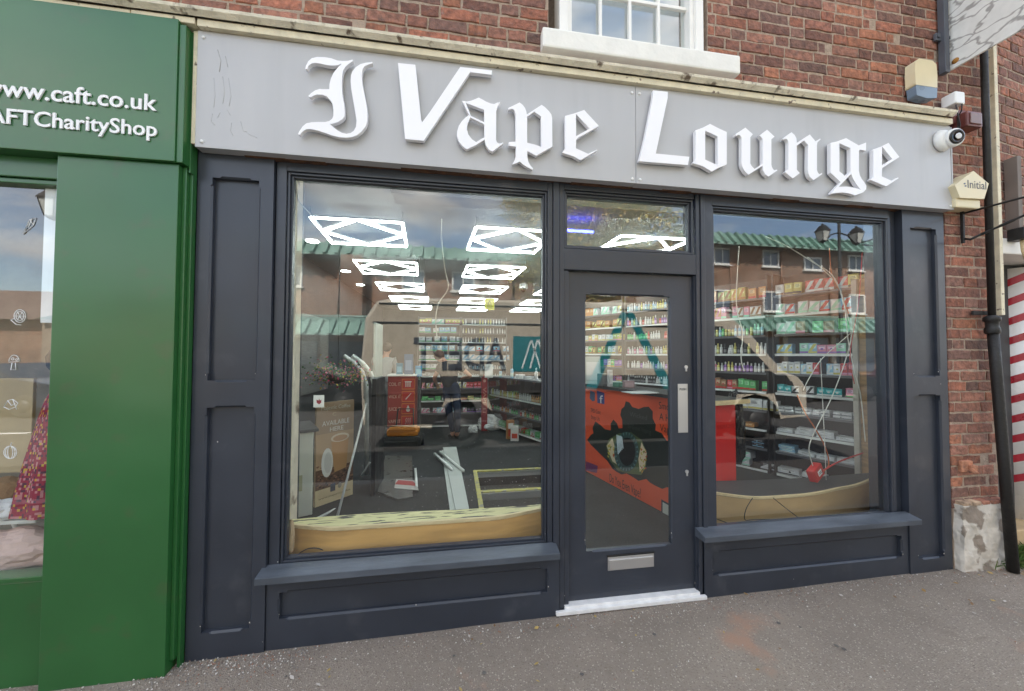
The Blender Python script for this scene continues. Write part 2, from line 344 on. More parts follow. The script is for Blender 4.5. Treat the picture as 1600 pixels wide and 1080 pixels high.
# ================================================================== BRICK BUILDING above the shopfront
BRC = [(.25,.098,.062),(.21,.09,.062),(.28,.108,.066),(.17,.077,.056),(.24,.107,.073),(.145,.077,.06),(.29,.118,.068),(.20,.103,.077),(.27,.124,.085)]
def bricks(mb, mo, O, ux, W, z0, z1, cuts=(), course=.0765, rnd=1.0):
    """hand laid bricks: O origin (x, y), ux direction of the wall in plan; front face on the -normal side"""
    ux = Vector((ux[0], ux[1], 0)).normalized(); nrm = Vector((ux.y, -ux.x, 0)); O = Vector((O[0], O[1], 0)); rowi = 0; z = z0
    rs = random.Random(11)
    while z < z1-.03:
        h = course-.013; x = -.06 if rowi % 2 else -.0; k = rs.choice([0,1])
        if rowi % 2: x = -.115/2
        while x < W:
            wd = (.215 if (k % 2 == 0) else .103)*rs.uniform(.95,1.05); k += 1 if rs.random() > .12 else 2
            a = max(0, x); b = min(W, x+wd); x += wd+.013
            if b-a < .03: continue
            cxm = (a+b)/2
            skip = False
            for (c0,c1,d0,d1) in cuts:
                if z+h*.5 > d0 and z+h*.5 < d1:
                    if a < c1 and b > c0:
                        if a < c0 and c0-a > .03: b = c0-.004
                        elif b > c1 and b-c1 > .03: a = c1+.004
                        else: skip = True
            if skip: continue
            c = rs.choice(BRC); kk = rs.uniform(.75,1.2); c = tuple(min(.5, v*kk) for v in c)
            pr = rs.uniform(-.003,.004); tilt = rs.uniform(-.003,.003); pts = []
            nxp = 5 if b-a > .15 else 3
            for i in range(nxp+1): pts.append((a+(b-a)*i/nxp, z))
            pts.append((b, z+h/2))
            for i in range(nxp+1): pts.append((b-(b-a)*i/nxp, z+h))
            pts.append((a, z+h/2))
            jp = [(p[0]+rs.uniform(-.0035,.0035), p[1]+rs.uniform(-.0035,.0035)) for p in pts]
            # rounded corners
            ctr = ((a+b)/2, z+h/2); inner = [(ctr[0]+(p[0]-ctr[0])*.97, ctr[1]+(p[1]-ctr[1])*.91) for p in jp]
            def W3(p, dpt): return O + ux*p[0] + nrm*(dpt + tilt*(p[0]-a)/(b-a)) + Vector((0,0,p[1]))
            n = len(jp); f = [W3(p, pr+.0) for p in inner]; m_ = [W3(p, pr-.003) for p in jp]; bk = [W3(p, -.02) for p in jp]
            mb.add(f+m_+bk, [tuple(range(n))] + [(i, i+n, (i+1)%n+n, (i+1)%n) for i in range(n)] + [(i+n, i+2*n, (i+1)%n+2*n, (i+1)%n+n) for i in range(n)], c)
        z += course; rowi += 1
    a = O + nrm*(-.008)
    p = [a + ux*0 + Vector((0,0,z0)), a + ux*W + Vector((0,0,z0)), a + ux*W + Vector((0,0,z1)), a + Vector((0,0,z1))]
    mo.append((p, cuts, O, ux, nrm, z0, z1, W))

BLD = thing('brick_building', 'old red brick building with a white sash window over the grey fascia', 'building', (1.1,0,0))
b = MB(); mo = []
bricks(b, mo, (-4.2,0), (1,0), 8.2, 3.21, 5.05, cuts=[(4.75,5.83,3.49,5.1)])
bricks(b, mo, (3.536,0), (1,0), .425, .46, 3.21)
wall = b.build('wall', BRICK, BLD, fixn=True)
b = MB(); M = Matrix(((1,0,0,0),(0,0,-1,.004),(0,1,0,0),(0,0,0,1)))
b.poly([(-4.2,3.2),(4.0,3.2),(4.0,5.05),(-4.2,5.05)], [[(.55,3.49),(1.63,3.49),(1.63,5.0),(.55,5.0)]], M, .25)
b.box((3.545,.004,-.1),(3.975,.25,3.2))
b.box((-14,.01,5.05),(4.0,.3,5.5)); b.box((-14,.3,5.3),(4.0,11,5.5)); b.box((-14,.01,-.1),(-5.2,.3,5.05)); b.box((-5.2,.01,3.2),(-4.2,.3,5.05))
mw = b.build('mortar', MORTAR, wall, fixn=True)
# lime-stained patch, sash window
WIN = MB(); WIN.bbox((.50,-.055,3.385),(1.822,.1,3.505),.012); WIN.build('window_sill', SILLW, BLD)
b = MB()
wx0, wx1 = .62, 1.60
b.bbox((wx0,-.0,3.505),(wx0+.055,.12,5.0),.004); b.bbox((wx1-.055,-.0,3.505),(wx1,.12,5.0),.004)
b.bbox((wx0+.055,.02,3.505),(wx0+.085,.12,5.0),.003); b.bbox((wx1-.085,.02,3.505),(wx1-.055,.12,5.0),.003); b.box((wx0,.0,5.0),(wx1,.1,5.06))
b.bbox((wx0+.085,.045,3.507),(wx1-.085,.09,3.56),.003)
wf = b.build('window_frame', SASHW, BLD)
b = MB()
for k in (1,2,3): x = wx0+.085+(wx1-wx0-.17)*k/4; b.bbox((x-.01,.05,3.56),(x+.01,.075,5.0),.003)
for z in (3.86, 4.16, 4.46): b.bbox((wx0+.085,.052,z),(wx1-.085,.073,z+.022),.003)
b.build('glazing_bar', SASHW, wf)
b = MB(); b.quad([(wx0+.08,.08,3.55),(wx1-.08,.08,3.55),(wx1-.08,.08,5.0),(wx0+.08,.08,5.0)]); b.build('pane', GLASSU, wf)
b = MB(); b.quad([(wx0+.08,.14,3.5),(wx1-.08,.14,3.5),(wx1-.08,.14,5.0),(wx0+.08,.14,5.0)]); b.build('blind', mat('grey_blind', (.42,.43,.45), .8, var=.04), wf)
# cornice moulding
b = MB(); n = 160
prof = [(-.062,3.203),(-.085,3.205),(-.085,3.240),(-.10,3.246),(-.125,3.262),(-.13,3.275),(-.11,3.286),(.0,3.296)]
def cornice(mb, xa, xb, n, prof, jit=.003):
    rows = []
    for i in range(n+1):
        x = xa+(xb-xa)*i/n; rows.append([(x, y+random.uniform(-jit,jit)*(1 if k > 3 else .2), z+random.uniform(-jit,jit)*(1 if k > 3 else .1)) for k,(y,z) in enumerate(prof)])
    o = len(mb.v); m = len(prof)
    for r_ in rows: mb.v += r_
    for i in range(n):
        for k in range(m-1): mb.f.append((o+i*m+k, o+(i+1)*m+k, o+(i+1)*m+k+1, o+i*m+k+1)); mb.c.append((1,1,1)); mb.sm.append(False)
    for e in (0, n): mb.f.append(tuple(o+e*m+k for k in range(m))); mb.c.append((1,1,1)); mb.sm.append(False)
cornice(b, -4.2, 3.47, 420, prof[3:]); b.build('cornice', CREAMC, BLD, fixn=True)
b = MB(); b.bbox((-1.30,-.088,3.208),(3.49,-.004,3.2455),.003); b.bbox((-4.2,-.088,3.222),(-1.595,-.004,3.2455),.003); b.bbox((-1.59,-.090,3.215),(-1.31,-.004,3.2455),.003)
b.build('cornice_board', CREAM, BLD)
# painted render plinth at the corner pier
b = MB()
bm = bmesh.new(); bmesh.ops.create_cube(bm, size=1); bmesh.ops.subdivide_edges(bm, edges=bm.edges[:], cuts=14, use_grid_fill=True)
for v in bm.verts:
    q = Vector((3.765+v.co.x*.43, .1+v.co.y*.30, .235+v.co.z*.53))
    d = (math.sin(q.x*37+q.z*21)*.004+math.sin(q.x*13-q.z*31)*.005+random.uniform(-.003,.003)); q.y += d; q.z += d*(1 if v.co.z > .4 else 0); q.x += d
    v.co = q
b.frombm(bm, smooth=False)
PLN = mat('peeling_white_render', (.60,.56,.49), .85, var=.15, vscale=12, bump=1, bscale=25, col2=(.24,.20,.16), c2scale=6, c2range=(.52,.57))
b.build('plinth', PLN, BLD)
b = MB()
for i in range(5):
    x = 3.56+i*.082; b.bbox((x,-.052,.492),(x+.074,.02,.520),.008, random.choice([(.32,.14,.09),(.28,.12,.08),(.42,.3,.2)]))
b.bbox((3.60,-.022,.72),(3.70,.02,.80),.006,(.42,.19,.11)); b.bbox((3.655,-.05,.712),(3.70,-.02,.775),.012,(.42,.19,.11))
b.build('brick_capping', BRICK, BLD)

# ================================================================== NEIGHBOURING WALL to the right, downpipe, barber pole
NB = thing('corner_building', 'neighbouring brick wall beyond the black downpipe with a white painted soffit', 'building', (4.6,.1,0))
b = MB(); mo = []
bricks(b, mo, (4.03,.02), (.99,.14), 1.6, 2.46, 5.05)
nbw = b.build('wall', BRICK, NB, fixn=True)
b = MB(); ux = Vector((.99,.14,0)).normalized(); nn = Vector((ux.y,-ux.x,0))
def nbx(t, d): p = Vector((4.03,.02,0))+ux*t+nn*d; return (p.x, p.y)
p0 = nbx(0,-.004); p1 = nbx(1.6,-.004); p2 = nbx(1.6,-.3); p3 = nbx(0,-.3)
for z0, z1 in ((2.45,5.5),):
    vs = [(*p0,z0),(*p1,z0),(*p2,z0),(*p3,z0),(*p0,z1),(*p1,z1),(*p2,z1),(*p3,z1)]
    b.add(vs, [(0,1,5,4),(1,2,6,5),(2,3,7,6),(3,0,4,7),(0,1,2,3),(4,5,6,7)])
b.build('mortar', MORTAR, nbw, fixn=True)
b = MB(); b.bbox((4.06,.0,2.33),(5.6,.9,2.45),.01); b.build('soffit', SASHW, NB)
b = MB(); b.box((4.0,.95,-.05),(5.7,1.0,2.33)); b.build('recess_wall', mat('warm_grey_render', (.35,.32,.28), .9, var=.2), NB)  # warm grey render, mottled at random
b = MB(); b.box((4.02,.26,-.05),(4.05,.95,2.33)); b.build('reveal', mat('brown_timber', (.25,.15,.07), .7, var=.3, stretch=(1,1,6)), NB)
b = MB(); b.bbox((4.06,.10,-.05),(5.6,.95,.20),.01); b.build('step', mat('buff_tile', (.50,.36,.20), .7, var=.2), NB)
# cream painted strip beside the pipe
b = MB(); b.bbox((3.995,-.030,1.86),(4.028,.02,4.9),.003); b.build('painted_strip', CREAM, NB)
# barber style column
bp_ = thing('striped_column', 'round white column with spiralling red stripes beside the black downpipe', 'column', (4.95,.33,.2))
b = MB(); b.lathe([(.20,0),(.20,2.1)], (4.84,.33,.20), 40); b.build('column_shaft', mat('white_gloss', (.78,.77,.75), .3, var=.03, coat=.3), bp_)
b = MB()
for k in range(-4,14):
    z0 = .30+k*.165; n = 48
    for i in range(n):
        q4 = []
        for ii, dz in ((i,0),(i+1,0),(i+1,.062),(i,.062)):
            a_ = 2*math.pi*ii/n; q4.append((4.84+.2025*math.cos(a_), .33+.2025*math.sin(a_), z0+.66*ii/n+dz))
        if min(p[2] for p in q4) > .45 and max(p[2] for p in q4) < 2.29: b.add(q4, [(0,1,2,3)], smooth=True)
b.build('stripe', mat('red_gloss', (.38,.015,.03), .35), bp_)
# downpipe
DP = thing('downpipe', 'black cast iron downpipe at the corner of the brick wall', 'drainpipe', (4.0,-.06,0))
up = [PY(1533,40,-.06), PY(1539,150,-.06), PY(1549,510,-.06)]; up[0] = Vector((up[1].x-.0, -.06, 4.9)); up[2].x = up[1].x; 
b = MB(); b.tube([(up[1].x+.002,-.06,4.9), (up[1].x+.002,-.06,1.84)], .020, 16); b.build('upper_pipe', IRON, DP)
bt = PY(1583,893,-.10); tp = Vector((up[1].x+.004,-.06,1.76))
b = MB(); b.tube([tp, tp*.8+bt*.2, tp*.5+bt*.5, bt], [.029,.029,.029,.030], 16); b.build('lower_pipe', IRON, DP)
b = MB(); c = (up[1].x, -.06, 0)
b.lathe([(.032,1.715),(.039,1.725),(.039,1.755),(.033,1.765),(.033,1.80),(.043,1.81),(.043,1.835),(.025,1.85)], c, 18); b.bbox((up[1].x-.12,-.035,1.855),(up[1].x+.06,-.02,1.885),.004); b.build('collar', IRON, DP)

# ================================================================== NAVY SHOPFRONT
SF = thing('shopfront', 'dark navy painted timber shopfront with two big windows and a central door', 'shopfront', (1.1,0,0))
for (x0,x1,h0,h1) in ((-1.334,-.970,-1.265,-1.042),(3.159,3.528,3.228,3.457)):
    b = MB(); panel_board(b, x0, x1, -.06, 2.62, 0, [(h0,h1,.128,1.271),(h0,h1,1.411,2.477)], d=.03)
    b.quad([(h0-.02,.028,.1),(h1+.02,.028,.1),(h1+.02,.028,2.5),(h0-.02,.028,2.5)]); b.box((x0+.002,.031,-.06),(x1-.002,.25,2.62))
    o = b.build('pilaster', NAVY, SF, fixn=False)
# frame: posts, rails (butted), beads
def rect_frame(mb, x0, x1, z0, z1, w_, y0, y1, c=.003):
    mb.bbox((x0,y0,z0),(x0+w_,y1,z1),c); mb.bbox((x1-w_,y0,z0),(x1,y1,z1),c)
    mb.bbox((x0+w_,y0,z0),(x1-w_,y1,z0+w_),c); mb.bbox((x0+w_,y0,z1-w_),(x1-w_,y1,z1),c)
b = MB()
b.bbox((-.966,.02,.415),(-.915,.12,2.62),.003)                 # left jamb
b.bbox((-.915,.02,2.552),(.552,.12,2.62),.003); b.bbox((-.915,.02,.415),(.552,.12,.428),.003)
b.bbox((.552,.02,.35),(.583,.12,2.62),.003); b.bbox((.586,.012,.0),(.623,.12,2.62),.004); b.bbox((.626,.02,.0),(.655,.12,2.62),.003)
b.bbox((.655,.02,2.57),(1.532,.12,2.62),.003); b.bbox((.655,.022,2.075),(1.545,.12,2.205),.003)
b.bbox((1.545,.02,.0),(1.572,.12,2.62),.003); b.bbox((1.575,.012,.0),(1.606,.12,2.62),.004); b.bbox((1.609,.02,.35),(1.664,.12,2.62),.003)
b.bbox((1.664,.02,2.54),(3.07,.12,2.62),.003); b.bbox((1.664,.02,.40),(3.07,.12,.418),.003)
b.bbox((3.10,.045,.35),(3.157,.12,2.62),.003); b.bbox((3.07,.03,.35),(3.098,.12,2.62),.003)
FR = b.build('window_frame', NAVY, SF)
b = MB()
for (x0,x1,z0,z1) in ((-.912,.549,.431,2.549),(1.667,3.067,.421,2.537),(.658,1.53,2.208,2.567)):
    rect_frame(b, x0, x1, z0, z1, .012, .028, .075, .003); rect_frame(b, x0+.012, x1-.012, z0+.012, z1-.012, .012, .042, .075, .003)
b.build('glazing_bead', NAVY, SF)
for (x0,x1,z0,z1) in ((-.889,.526,.45,2.527),(1.69,3.044,.44,2.516),(.68,1.508,2.23,2.545)):
    b = MB(); b.quad([(x0-.01,.07,z0-.01),(x1+.01,.07,z0-.01),(x1+.01,.07,z1+.01),(x0-.01,.07,z1+.01)]); b.build('window_pane', GLASS, SF)
# sills
for (x0,x1,z) in ((-.988,.603,.417),(1.520,3.155,.438)):
    b = MB(); pr = [(-.072,z-.034),(-.072,z-.002),(-.068,z),(.021,z+.018),(.021,z-.034)]
    vs = [(x,y,zz) for x in (x0,x1) for (y,zz) in pr]; b.add(vs, [(0,1,2,3,4),(9,8,7,6,5)]+[(i,(i+1)%5,(i+1)%5+5,i+5) for i in range(5)])
    b.build('sill', mat('scuffed_sill_paint', (.07,.082,.10), .42, var=.35, vscale=7, stretch=(.4,2,1), bump=.2, bscale=30), SF, fixn=True)
# stall risers
for (x0,x1,h) in ((-.967,.622,(-.905,.549,.155,.290)),(1.575,3.157,(1.635,3.10,.152,.296))):
    b = MB(); panel_board(b, x0, x1, -.06, .405 if x0 > 0 else .384, .008, [h], d=.028)
    b.quad([(h[0]-.02,.034,h[2]-.02),(h[1]+.02,.034,h[2]-.02),(h[1]+.02,.034,h[3]+.02),(h[0]-.02,.034,h[3]+.02)])
    b.box((x0+.002,.037,-.06),(x1-.002,.2,.35)); b.build('stall_riser', NAVY, SF)
# door
DR = MB(); panel_board(DR, .690, 1.536, .055, 2.068, .055, [(.807,1.379,.345,1.932)], d=.03)
DR.box((.692,.086,.057),(.80,.1,2.066)); DR.box((1.386,.086,.057),(1.534,.1,2.066))
door = DR.build('door', NAVY, SF)
b = MB(); b.quad([(.80,.072,.34),(1.386,.072,.34),(1.386,.072,1.94),(.80,.072,1.94)]); b.build('door_glass', GLASS, door)
b = MB(); b.bbox((.657,.03,.05),(.688,.1,2.07),.004); b.bbox((1.538,.035,.05),(1.545,.1,2.07),.002); b.build('door_lining', NAVY, SF)
b = MB(); b.bbox((.945,.048,.218),(1.252,.056,.300),.002); b.bbox((.952,.042,.226),(1.245,.05,.285),.003); b.build('letterbox', STEEL, door)
b = MB(); b.bbox((.940,.046,.3015),(1.257,.056,.312),.002); b.build('letterbox_hood', BLACK, door)
b = MB(); b.bbox((1.428,.050,1.052),(1.497,.0545,1.366),.001); b.build('push_plate', STEEL, door)
b = MB(); text_mb(b, 'PUSH', (1.4625,.0495,1.325), (1,0,0), (0,0,1), width=.046, depth=.0008, col=(.03,.03,.03), align='C'); b.build('lettering', PRINT, door)
for z in (1.475, .80):
    b = MB(); b.lathe([(.012,0),(.012,.006)], (1.488,.0555,z), 12, M=Matrix.Rotation(R(90),4,'X')); b.bbox((1.482,.0475,z-.028),(1.494,.0555,z),.003); b.build('lock', STEEL, door)
b = MB(); b.bbox((.60,-.010,.018),(1.578,.012,.040),.003); b.bbox((.657,.012,.03),(1.545,.1,.054),.003); b.build('threshold', mat('white_aluminium', (.74,.74,.73), .5, metal=.1, var=.1, vscale=20), SF)
# rotten timber strip exposed under the fascia
b = MB()
for i in range(24):
    xa = -1.31+i*.2; b.bbox((xa,-.02+random.uniform(-.01,.008),2.60+random.uniform(-.004,.006)),(xa+.202,.12,2.655+random.uniform(0,.01)),.004)
b.build('lintel_board', WOODD, SF)
b = MB()
for (xa,xb) in ((-.2,.25),(.2,.62),(.6,1.2),(1.1,1.55),(1.6,1.95)):
    b.bbox((xa,-.022,2.603),(xb,-.012,2.612),.002)
b.build('split_batten', PLYEDGE, SF)

# small chips where the stopped chamfers end, showing pale primer
b = MB(); rs = random.Random(12)
for (px,py,Y) in ((313,979,-.0012),(390,973,-.0012),(321,586,-.0012),(399,584,-.0012),(436,960,.0068),(857,917,.0068),(1114,891,.0068),(1411,866,.0068),(1435,868,-.0012),(1475,865,-.0012),(1466,581,-.0012),(1428,584,-.0012),(882,931,.0282),(914,844,.0538),(1049,833,.0538),(1086,911,.0338),(434,878,.0188),(291,802,-.0012),(852,834,.0268),(1470,600,-.0012),(340,690,-.0012),(410,1003,-.0012),(650,945,.0068),(770,872,.0068),(1240,905,.0068)):
    q = PY(px,py,Y); n_ = 7; r1 = rs.uniform(.002,.0042); vs = [(q.x+r1*math.cos(k*.9)*rs.uniform(.5,1.1), Y, q.z+r1*1.3*math.sin(k*.9)*rs.uniform(.5,1.2)) for k in range(n_)]
    b.add(vs+[(q.x,Y-.0006,q.z)], [(k,(k+1)%n_,n_) for k in range(n_)])
b.build('paint_chips', mat('pale_primer', (.50,.48,.44), .8), SF)['kind'] = 'stuff'
# ================================================================== GREY FASCIA SIGN with the blackletter name
FS = thing('fascia_sign', 'long grey fascia sign with raised white blackletter name over the navy shopfront', 'sign', (1.1,-.06,2.6))
b = MB(); b.bbox((-1.312,-.062,2.601),(1.084,-.004,3.205),.0015); b.bbox((1.0865,-.062,2.601),(3.506,-.004,3.207),.0015); b.build('sign_panel', FASC, FS)
b = MB(); b.bbox((3.5075,-.0645,2.601),(3.518,-.004,3.2),.001); b.build('end_trim', FASC, FS)
b = MB()
for (x,z) in ((-1.285,3.17),(-1.28,2.63),(1.06,3.16),(1.11,3.16),(1.06,2.625),(1.11,2.625),(3.49,2.625),(3.49,3.16)):
    b.lathe([(.009,0),(.008,.004),(.003,.0055)], (x,-.0625,z), 12, M=Matrix.Rotation(R(90),4,'X'))
b.build('screw_cap', WPVC, FS)
LET = [
 ((455,80),7.2,[(158,200),(165,165),(190,115),(230,80),(290,65),(380,68),(450,80),(520,105),(580,110),(640,108),(688,95),(697,108),(650,140),(610,175),(585,215),(572,280),(567,360),(570,440),(580,520),(595,600),(603,680),(600,735),(575,765),(530,795),(480,812),(435,820),(470,850),(520,890),(570,918),(620,930),(670,920),(705,895),(728,850),(735,780),(722,700),(705,600),(688,500),(675,420),(668,340),(672,270),(690,225),(725,180),(780,145),(840,130),(912,122),(918,136),(870,150),(825,170),(803,205),(793,260),(795,330),(808,410),(828,510),(848,610),(858,700),(856,790),(835,850),(790,905),(740,945),(680,968),(610,974),(540,968),(460,948),(380,920),(290,890),(220,877),(165,880),(125,905),(98,942),(75,932),(95,895),(130,845),(170,812),(230,800),(310,797),(380,797),(430,785),(460,760),(473,730),(475,660),(465,600),(440,550),(400,510),(350,490),(290,488),(250,500),(215,522),(192,505),(220,475),(270,440),(320,425),(350,428),(428,428),(430,370),(445,310),(475,245),(520,190),(570,140),(520,158),(450,163),(390,155),(330,140),(270,132),(225,140),(195,165),(180,203)],[]),
 ((610,80),7.2,[(85,133),(280,153),(292,250),(345,770),(358,800),(440,690),(785,178),(1142,217),(1138,265),(895,237),(375,1008),(165,988)],[]),
 ((700,140),8.306,[(183,145),(240,155),(300,145),(400,105),(440,125),(500,160),(560,182),(600,187),(640,168),(675,162),(655,200),(632,245),(626,290),(624,650),(635,685),(660,700),(690,697),(712,685),(720,697),(575,805),(530,780),(490,720),(475,650),(360,722),(243,775),(190,735),(140,670),(115,600),(118,540),(140,470),(180,410),(230,360),(275,330)],
   [[(230,172),(470,265),(470,425),(298,342)],[(290,362),(472,452),(472,618),(365,682),(310,645),(265,585),(247,520),(252,440)]]),
 ((700,140),8.306,[(780,240),(930,168),(970,200),(1000,240),(1018,290),(1022,325),(1215,198),(1260,230),(1310,280),(1340,320),(1352,370),(1355,740),(1145,858),(1030,800),(1030,880),(1045,940),(1070,985),(1105,1025),(1095,1042),(1000,990),(930,935),(890,955),(832,972),(860,925),(880,870),(882,742),(788,727),(788,682),(878,675),(878,330),(868,285),(850,258),(820,250),(785,262)],
   [[(1028,350),(1120,288),(1208,350),(1212,745),(1130,715),(1028,690)]]),
 ((860,160),10.8,[(248,228),(400,188),(570,128),(820,400),(460,602),(435,635),(430,775),(635,868),(785,798),(795,808),(520,968),(490,968),(400,915),(200,850),(215,820),(250,780)],[[(432,195),(662,442),(435,570)]]),
 ((990,130),7.2,[(218,80),(385,98),(383,170),(250,792),(628,828),(612,922),(62,878),(130,600),(215,160)],[]),
 ((990,130),7.2,[(697,530),(780,500),(860,458),(950,505),(1048,550),(1048,915),(950,955),(880,995),(780,935),(665,900),(680,880),(697,855)],[[(806,535),(945,600),(948,925),(806,860)]]),
 ((1140,180),9.,[(85,265),(222,175),(328,268),(292,312),(292,680),(310,715),(350,755),(465,685),(465,335),(425,285),(528,205),(632,302),(588,340),(588,700),(600,740),(625,775),(668,765),(672,778),(545,865),(500,830),(470,780),(463,712),(265,838),(215,790),(180,730),(168,680),(168,320),(155,290),(125,275),(90,292)],[]),
 ((1140,180),9.,[(745,330),(870,240),(915,280),(940,325),(945,390),(1128,272),(1212,372),(1275,328),(1280,342),(1235,385),(1228,430),(1228,770),(1240,805),(1262,832),(1300,812),(1302,830),(1180,915),(1130,870),(1108,820),(1100,770),(1105,420),(1045,358),(945,430),(945,768),(988,815),(888,890),(778,800),(825,762),(828,380),(815,345),(790,330),(755,345)],[]),
 ((1280,200),9.,[(160,210),(250,190),(378,143),(555,245),(660,205),(658,320),(570,305),(560,330),(558,600),(570,660),(600,720),(640,770),(665,815),(658,865),(620,905),(505,950),(420,920),(330,908),(250,912),(175,925),(185,895),(305,765),(160,630)],
   [[(285,215),(440,285),(440,615),(375,685),(285,610)],[(450,645),(480,720),(530,800),(590,875),(540,855),(470,835),(380,825),(275,828)]]),
 ((1280,200),9.,[(762,300),(880,258),(975,210),(1128,408),(885,565),(880,680),(1020,745),(1110,695),(1118,708),(940,822),(720,728),(762,690)],[[(885,262),(1028,438),(882,530)]]),
]
LF = -.100   # front plane of the letters
Mf = Matrix(((1,0,0,0),(0,0,-1,LF),(0,1,0,0),(0,0,0,1)))
for (og, sc, outr, holes) in LET:
    def cv(l): return [(lambda q: (q.x, q.z))(PY(og[0]+p[0]/sc, og[1]+p[1]/sc, LF)) for p in l]
    b = MB(); b.poly(cv(outr), [cv(h) for h in holes], Mf, .024)
    o = b.build('raised_letter', WHITE, FS, fixn=True)
    md = o.modifiers.new('b', 'BEVEL'); md.width = .0012; md.segments = 1; md.limit_method = 'ANGLE'; md.angle_limit = R(50)


def crazed():
    m = mat('crazed_white_board', (.68,.68,.64), .5, var=.06, vscale=20); t = m.node_tree; n = t.nodes; l = t.links; b_ = n['Principled BSDF']
    src = b_.inputs['Base Color'].links[0].from_socket; tc = n.new('ShaderNodeTexCoord'); mp_ = n.new('ShaderNodeMapping'); mp_.inputs['Scale'].default_value = (1,7,13); l.new(tc.outputs['Object'], mp_.inputs[0])
    nz_ = n.new('ShaderNodeTexNoise'); nz_.inputs['Scale'].default_value = 1.2; l.new(mp_.outputs[0], nz_.inputs[0]); ad = n.new('ShaderNodeMixRGB'); ad.inputs[0].default_value = .55; l.new(mp_.outputs[0], ad.inputs[1]); l.new(nz_.outputs['Color'], ad.inputs[2])
    v_ = n.new('ShaderNodeTexVoronoi'); v_.feature = 'DISTANCE_TO_EDGE'; v_.inputs['Scale'].default_value = 1.6; l.new(ad.outputs[0], v_.inputs[0])
    r_ = n.new('ShaderNodeValToRGB'); r_.color_ramp.elements[0].position = .02; r_.color_ramp.elements[1].position = .07; l.new(v_.outputs[0], r_.inputs[0])
    mm = n.new('ShaderNodeMixRGB'); l.new(r_.outputs[0], mm.inputs[0]); mm.inputs[1].default_value = (.33,.32,.30,1); l.new(src, mm.inputs[2]); l.new(mm.outputs[0], b_.inputs['Base Color']); return m
# scuffs and a half wiped scribble on the grey fascia
b = MB(); GR = (.30,.305,.315)
def smear(pts, r): P_ = [PY(x,y,-.0625) for x,y in pts]; b.tube([(p.x,-.0622,p.z) for p in P_], r, 6, GR)
for pl, r in (([(340,78),(345,95),(343,112)],.0016),([(352,88),(356,105)],.001),([(334,122),(336,150),(334,168)],.0009),([(348,120),(351,145),(348,162)],.0009),([(357,122),(361,150),(358,166)],.0009),([(332,178),(330,190),(336,196)],.0009),([(344,176),(340,184)],.0009),([(362,192),(360,205),(364,212)],.0009),([(376,190),(380,205),(386,206)],.0009),([(388,210),(396,213),(402,216)],.0009),([(355,172),(360,180)],.0008)): smear(pl, r)
o = b.build('faint_scribble', mat('smudge', (.36,.36,.36), .5), FS)
# ================================================================== SMALL THINGS FIXED TO THE WALL
t = thing('alarm_box', 'cream burglar alarm box with blue base on the brick wall', 'alarm box', (3.33,-.02,3.4))
x0,x1,z0,z1 = 3.215,3.445,3.375,3.70
b = MB(); M = frameM((3.295,-.07,3.395),(1,0,0),(0,0,1))
b.poly([(-.095,.075),(.095,.075),(.098,.17),(.092,.245),(.06,.268),(-.06,.268),(-.092,.245),(-.098,.17)],[],M,.06)
o = b.build('alarm_cover', mat('aged_cream_plastic', (.66,.58,.38), .45, var=.05), t, fixn=True); md = o.modifiers.new('b','BEVEL'); md.width=.014; md.segments=3; md.limit_method='ANGLE'
b = MB(); b.poly([(-.088,.0),(.0,-.012),(.088,.0),(.095,.073),(-.095,.073)],[],M,.055)
o = b.build('strobe_base', mat('blue_plastic', (.16,.22,.29), .35), t, fixn=True); md = o.modifiers.new('b','BEVEL'); md.width=.012; md.segments=3; md.limit_method='ANGLE'
b = MB(); b.bbox((3.50,-.10,3.355),(3.585,-.02,3.44),.008); tag(b.build('junction_box', WPVC), 'small white junction box at the right end of the cream cornice', 'junction box')
t = thing('floodlight', 'small rusty brown floodlight box beside the white junction box', 'lamp', (3.68,-.05,3.25))
b = MB(); b.bbox((3.60,-.10,3.20),(3.74,-.015,3.31),.01); b.bbox((3.585,-.04,3.25),(3.76,-.0,3.36),.01); b.build('housing', mat('brown_enamel', (.13,.035,.028), .4, var=.3), t)
b = MB(); b.bbox((3.62,-.107,3.215),(3.72,-.098,3.295),.004); b.build('lens', mat('brown_lens', (.10,.04,.035), .15), t)
b = MB(); b.tube([(3.52,-.12,3.335),(3.53,-.11,3.29),(3.58,-.06,3.28),(3.60,-.05,3.20),(3.55,-.08,3.17),(3.50,-.1,3.16)], .004, 6); b.tube([(3.50,-.1,3.34),(3.53,-.1,3.20),(3.62,-.04,3.17),(3.66,-.03,3.22)], .004, 6)
tag(b.build('cable', BLACK), 'thin black cable looping down from the white junction box', 'cable')
t = thing('security_camera', 'white turret security camera mounted on the end of the grey fascia', 'security camera', (3.47,-.06,3.08))
Mx = Matrix.Rotation(R(90),4,'X'); c0 = Vector((3.415,-.0655,3.085))
b = MB(); b.lathe([(.075,0),(.075,.012),(.066,.03),(.05,.04)], c0, 28, M=Mx); b.build('base', WPVC, t)
dirv = Vector((-.22,-1,-.12)).normalized(); q = dirv.to_track_quat('Z','Y').to_matrix().to_4x4(); c1 = Vector((3.445,-.10,3.085))
b = MB(); b.lathe([(.03,-.03),(.055,-.012),(.062,.01),(.060,.03),(.054,.036)], c1, 28, M=q); b.build('camera_body', WPVC, t)
b = MB(); b.lathe([(.050,.0365),(.048,.042),(.034,.046),(.032,.041)], c1, 28, M=q); b.build('lens_face', mat('black_gloss', (.008,.008,.01), .12), t)
b = MB(); b.lathe([(.020,.0465),(.020,.049),(.016,.0495)], c1, 20, M=q); b.build('lens_ring', STEEL, t)
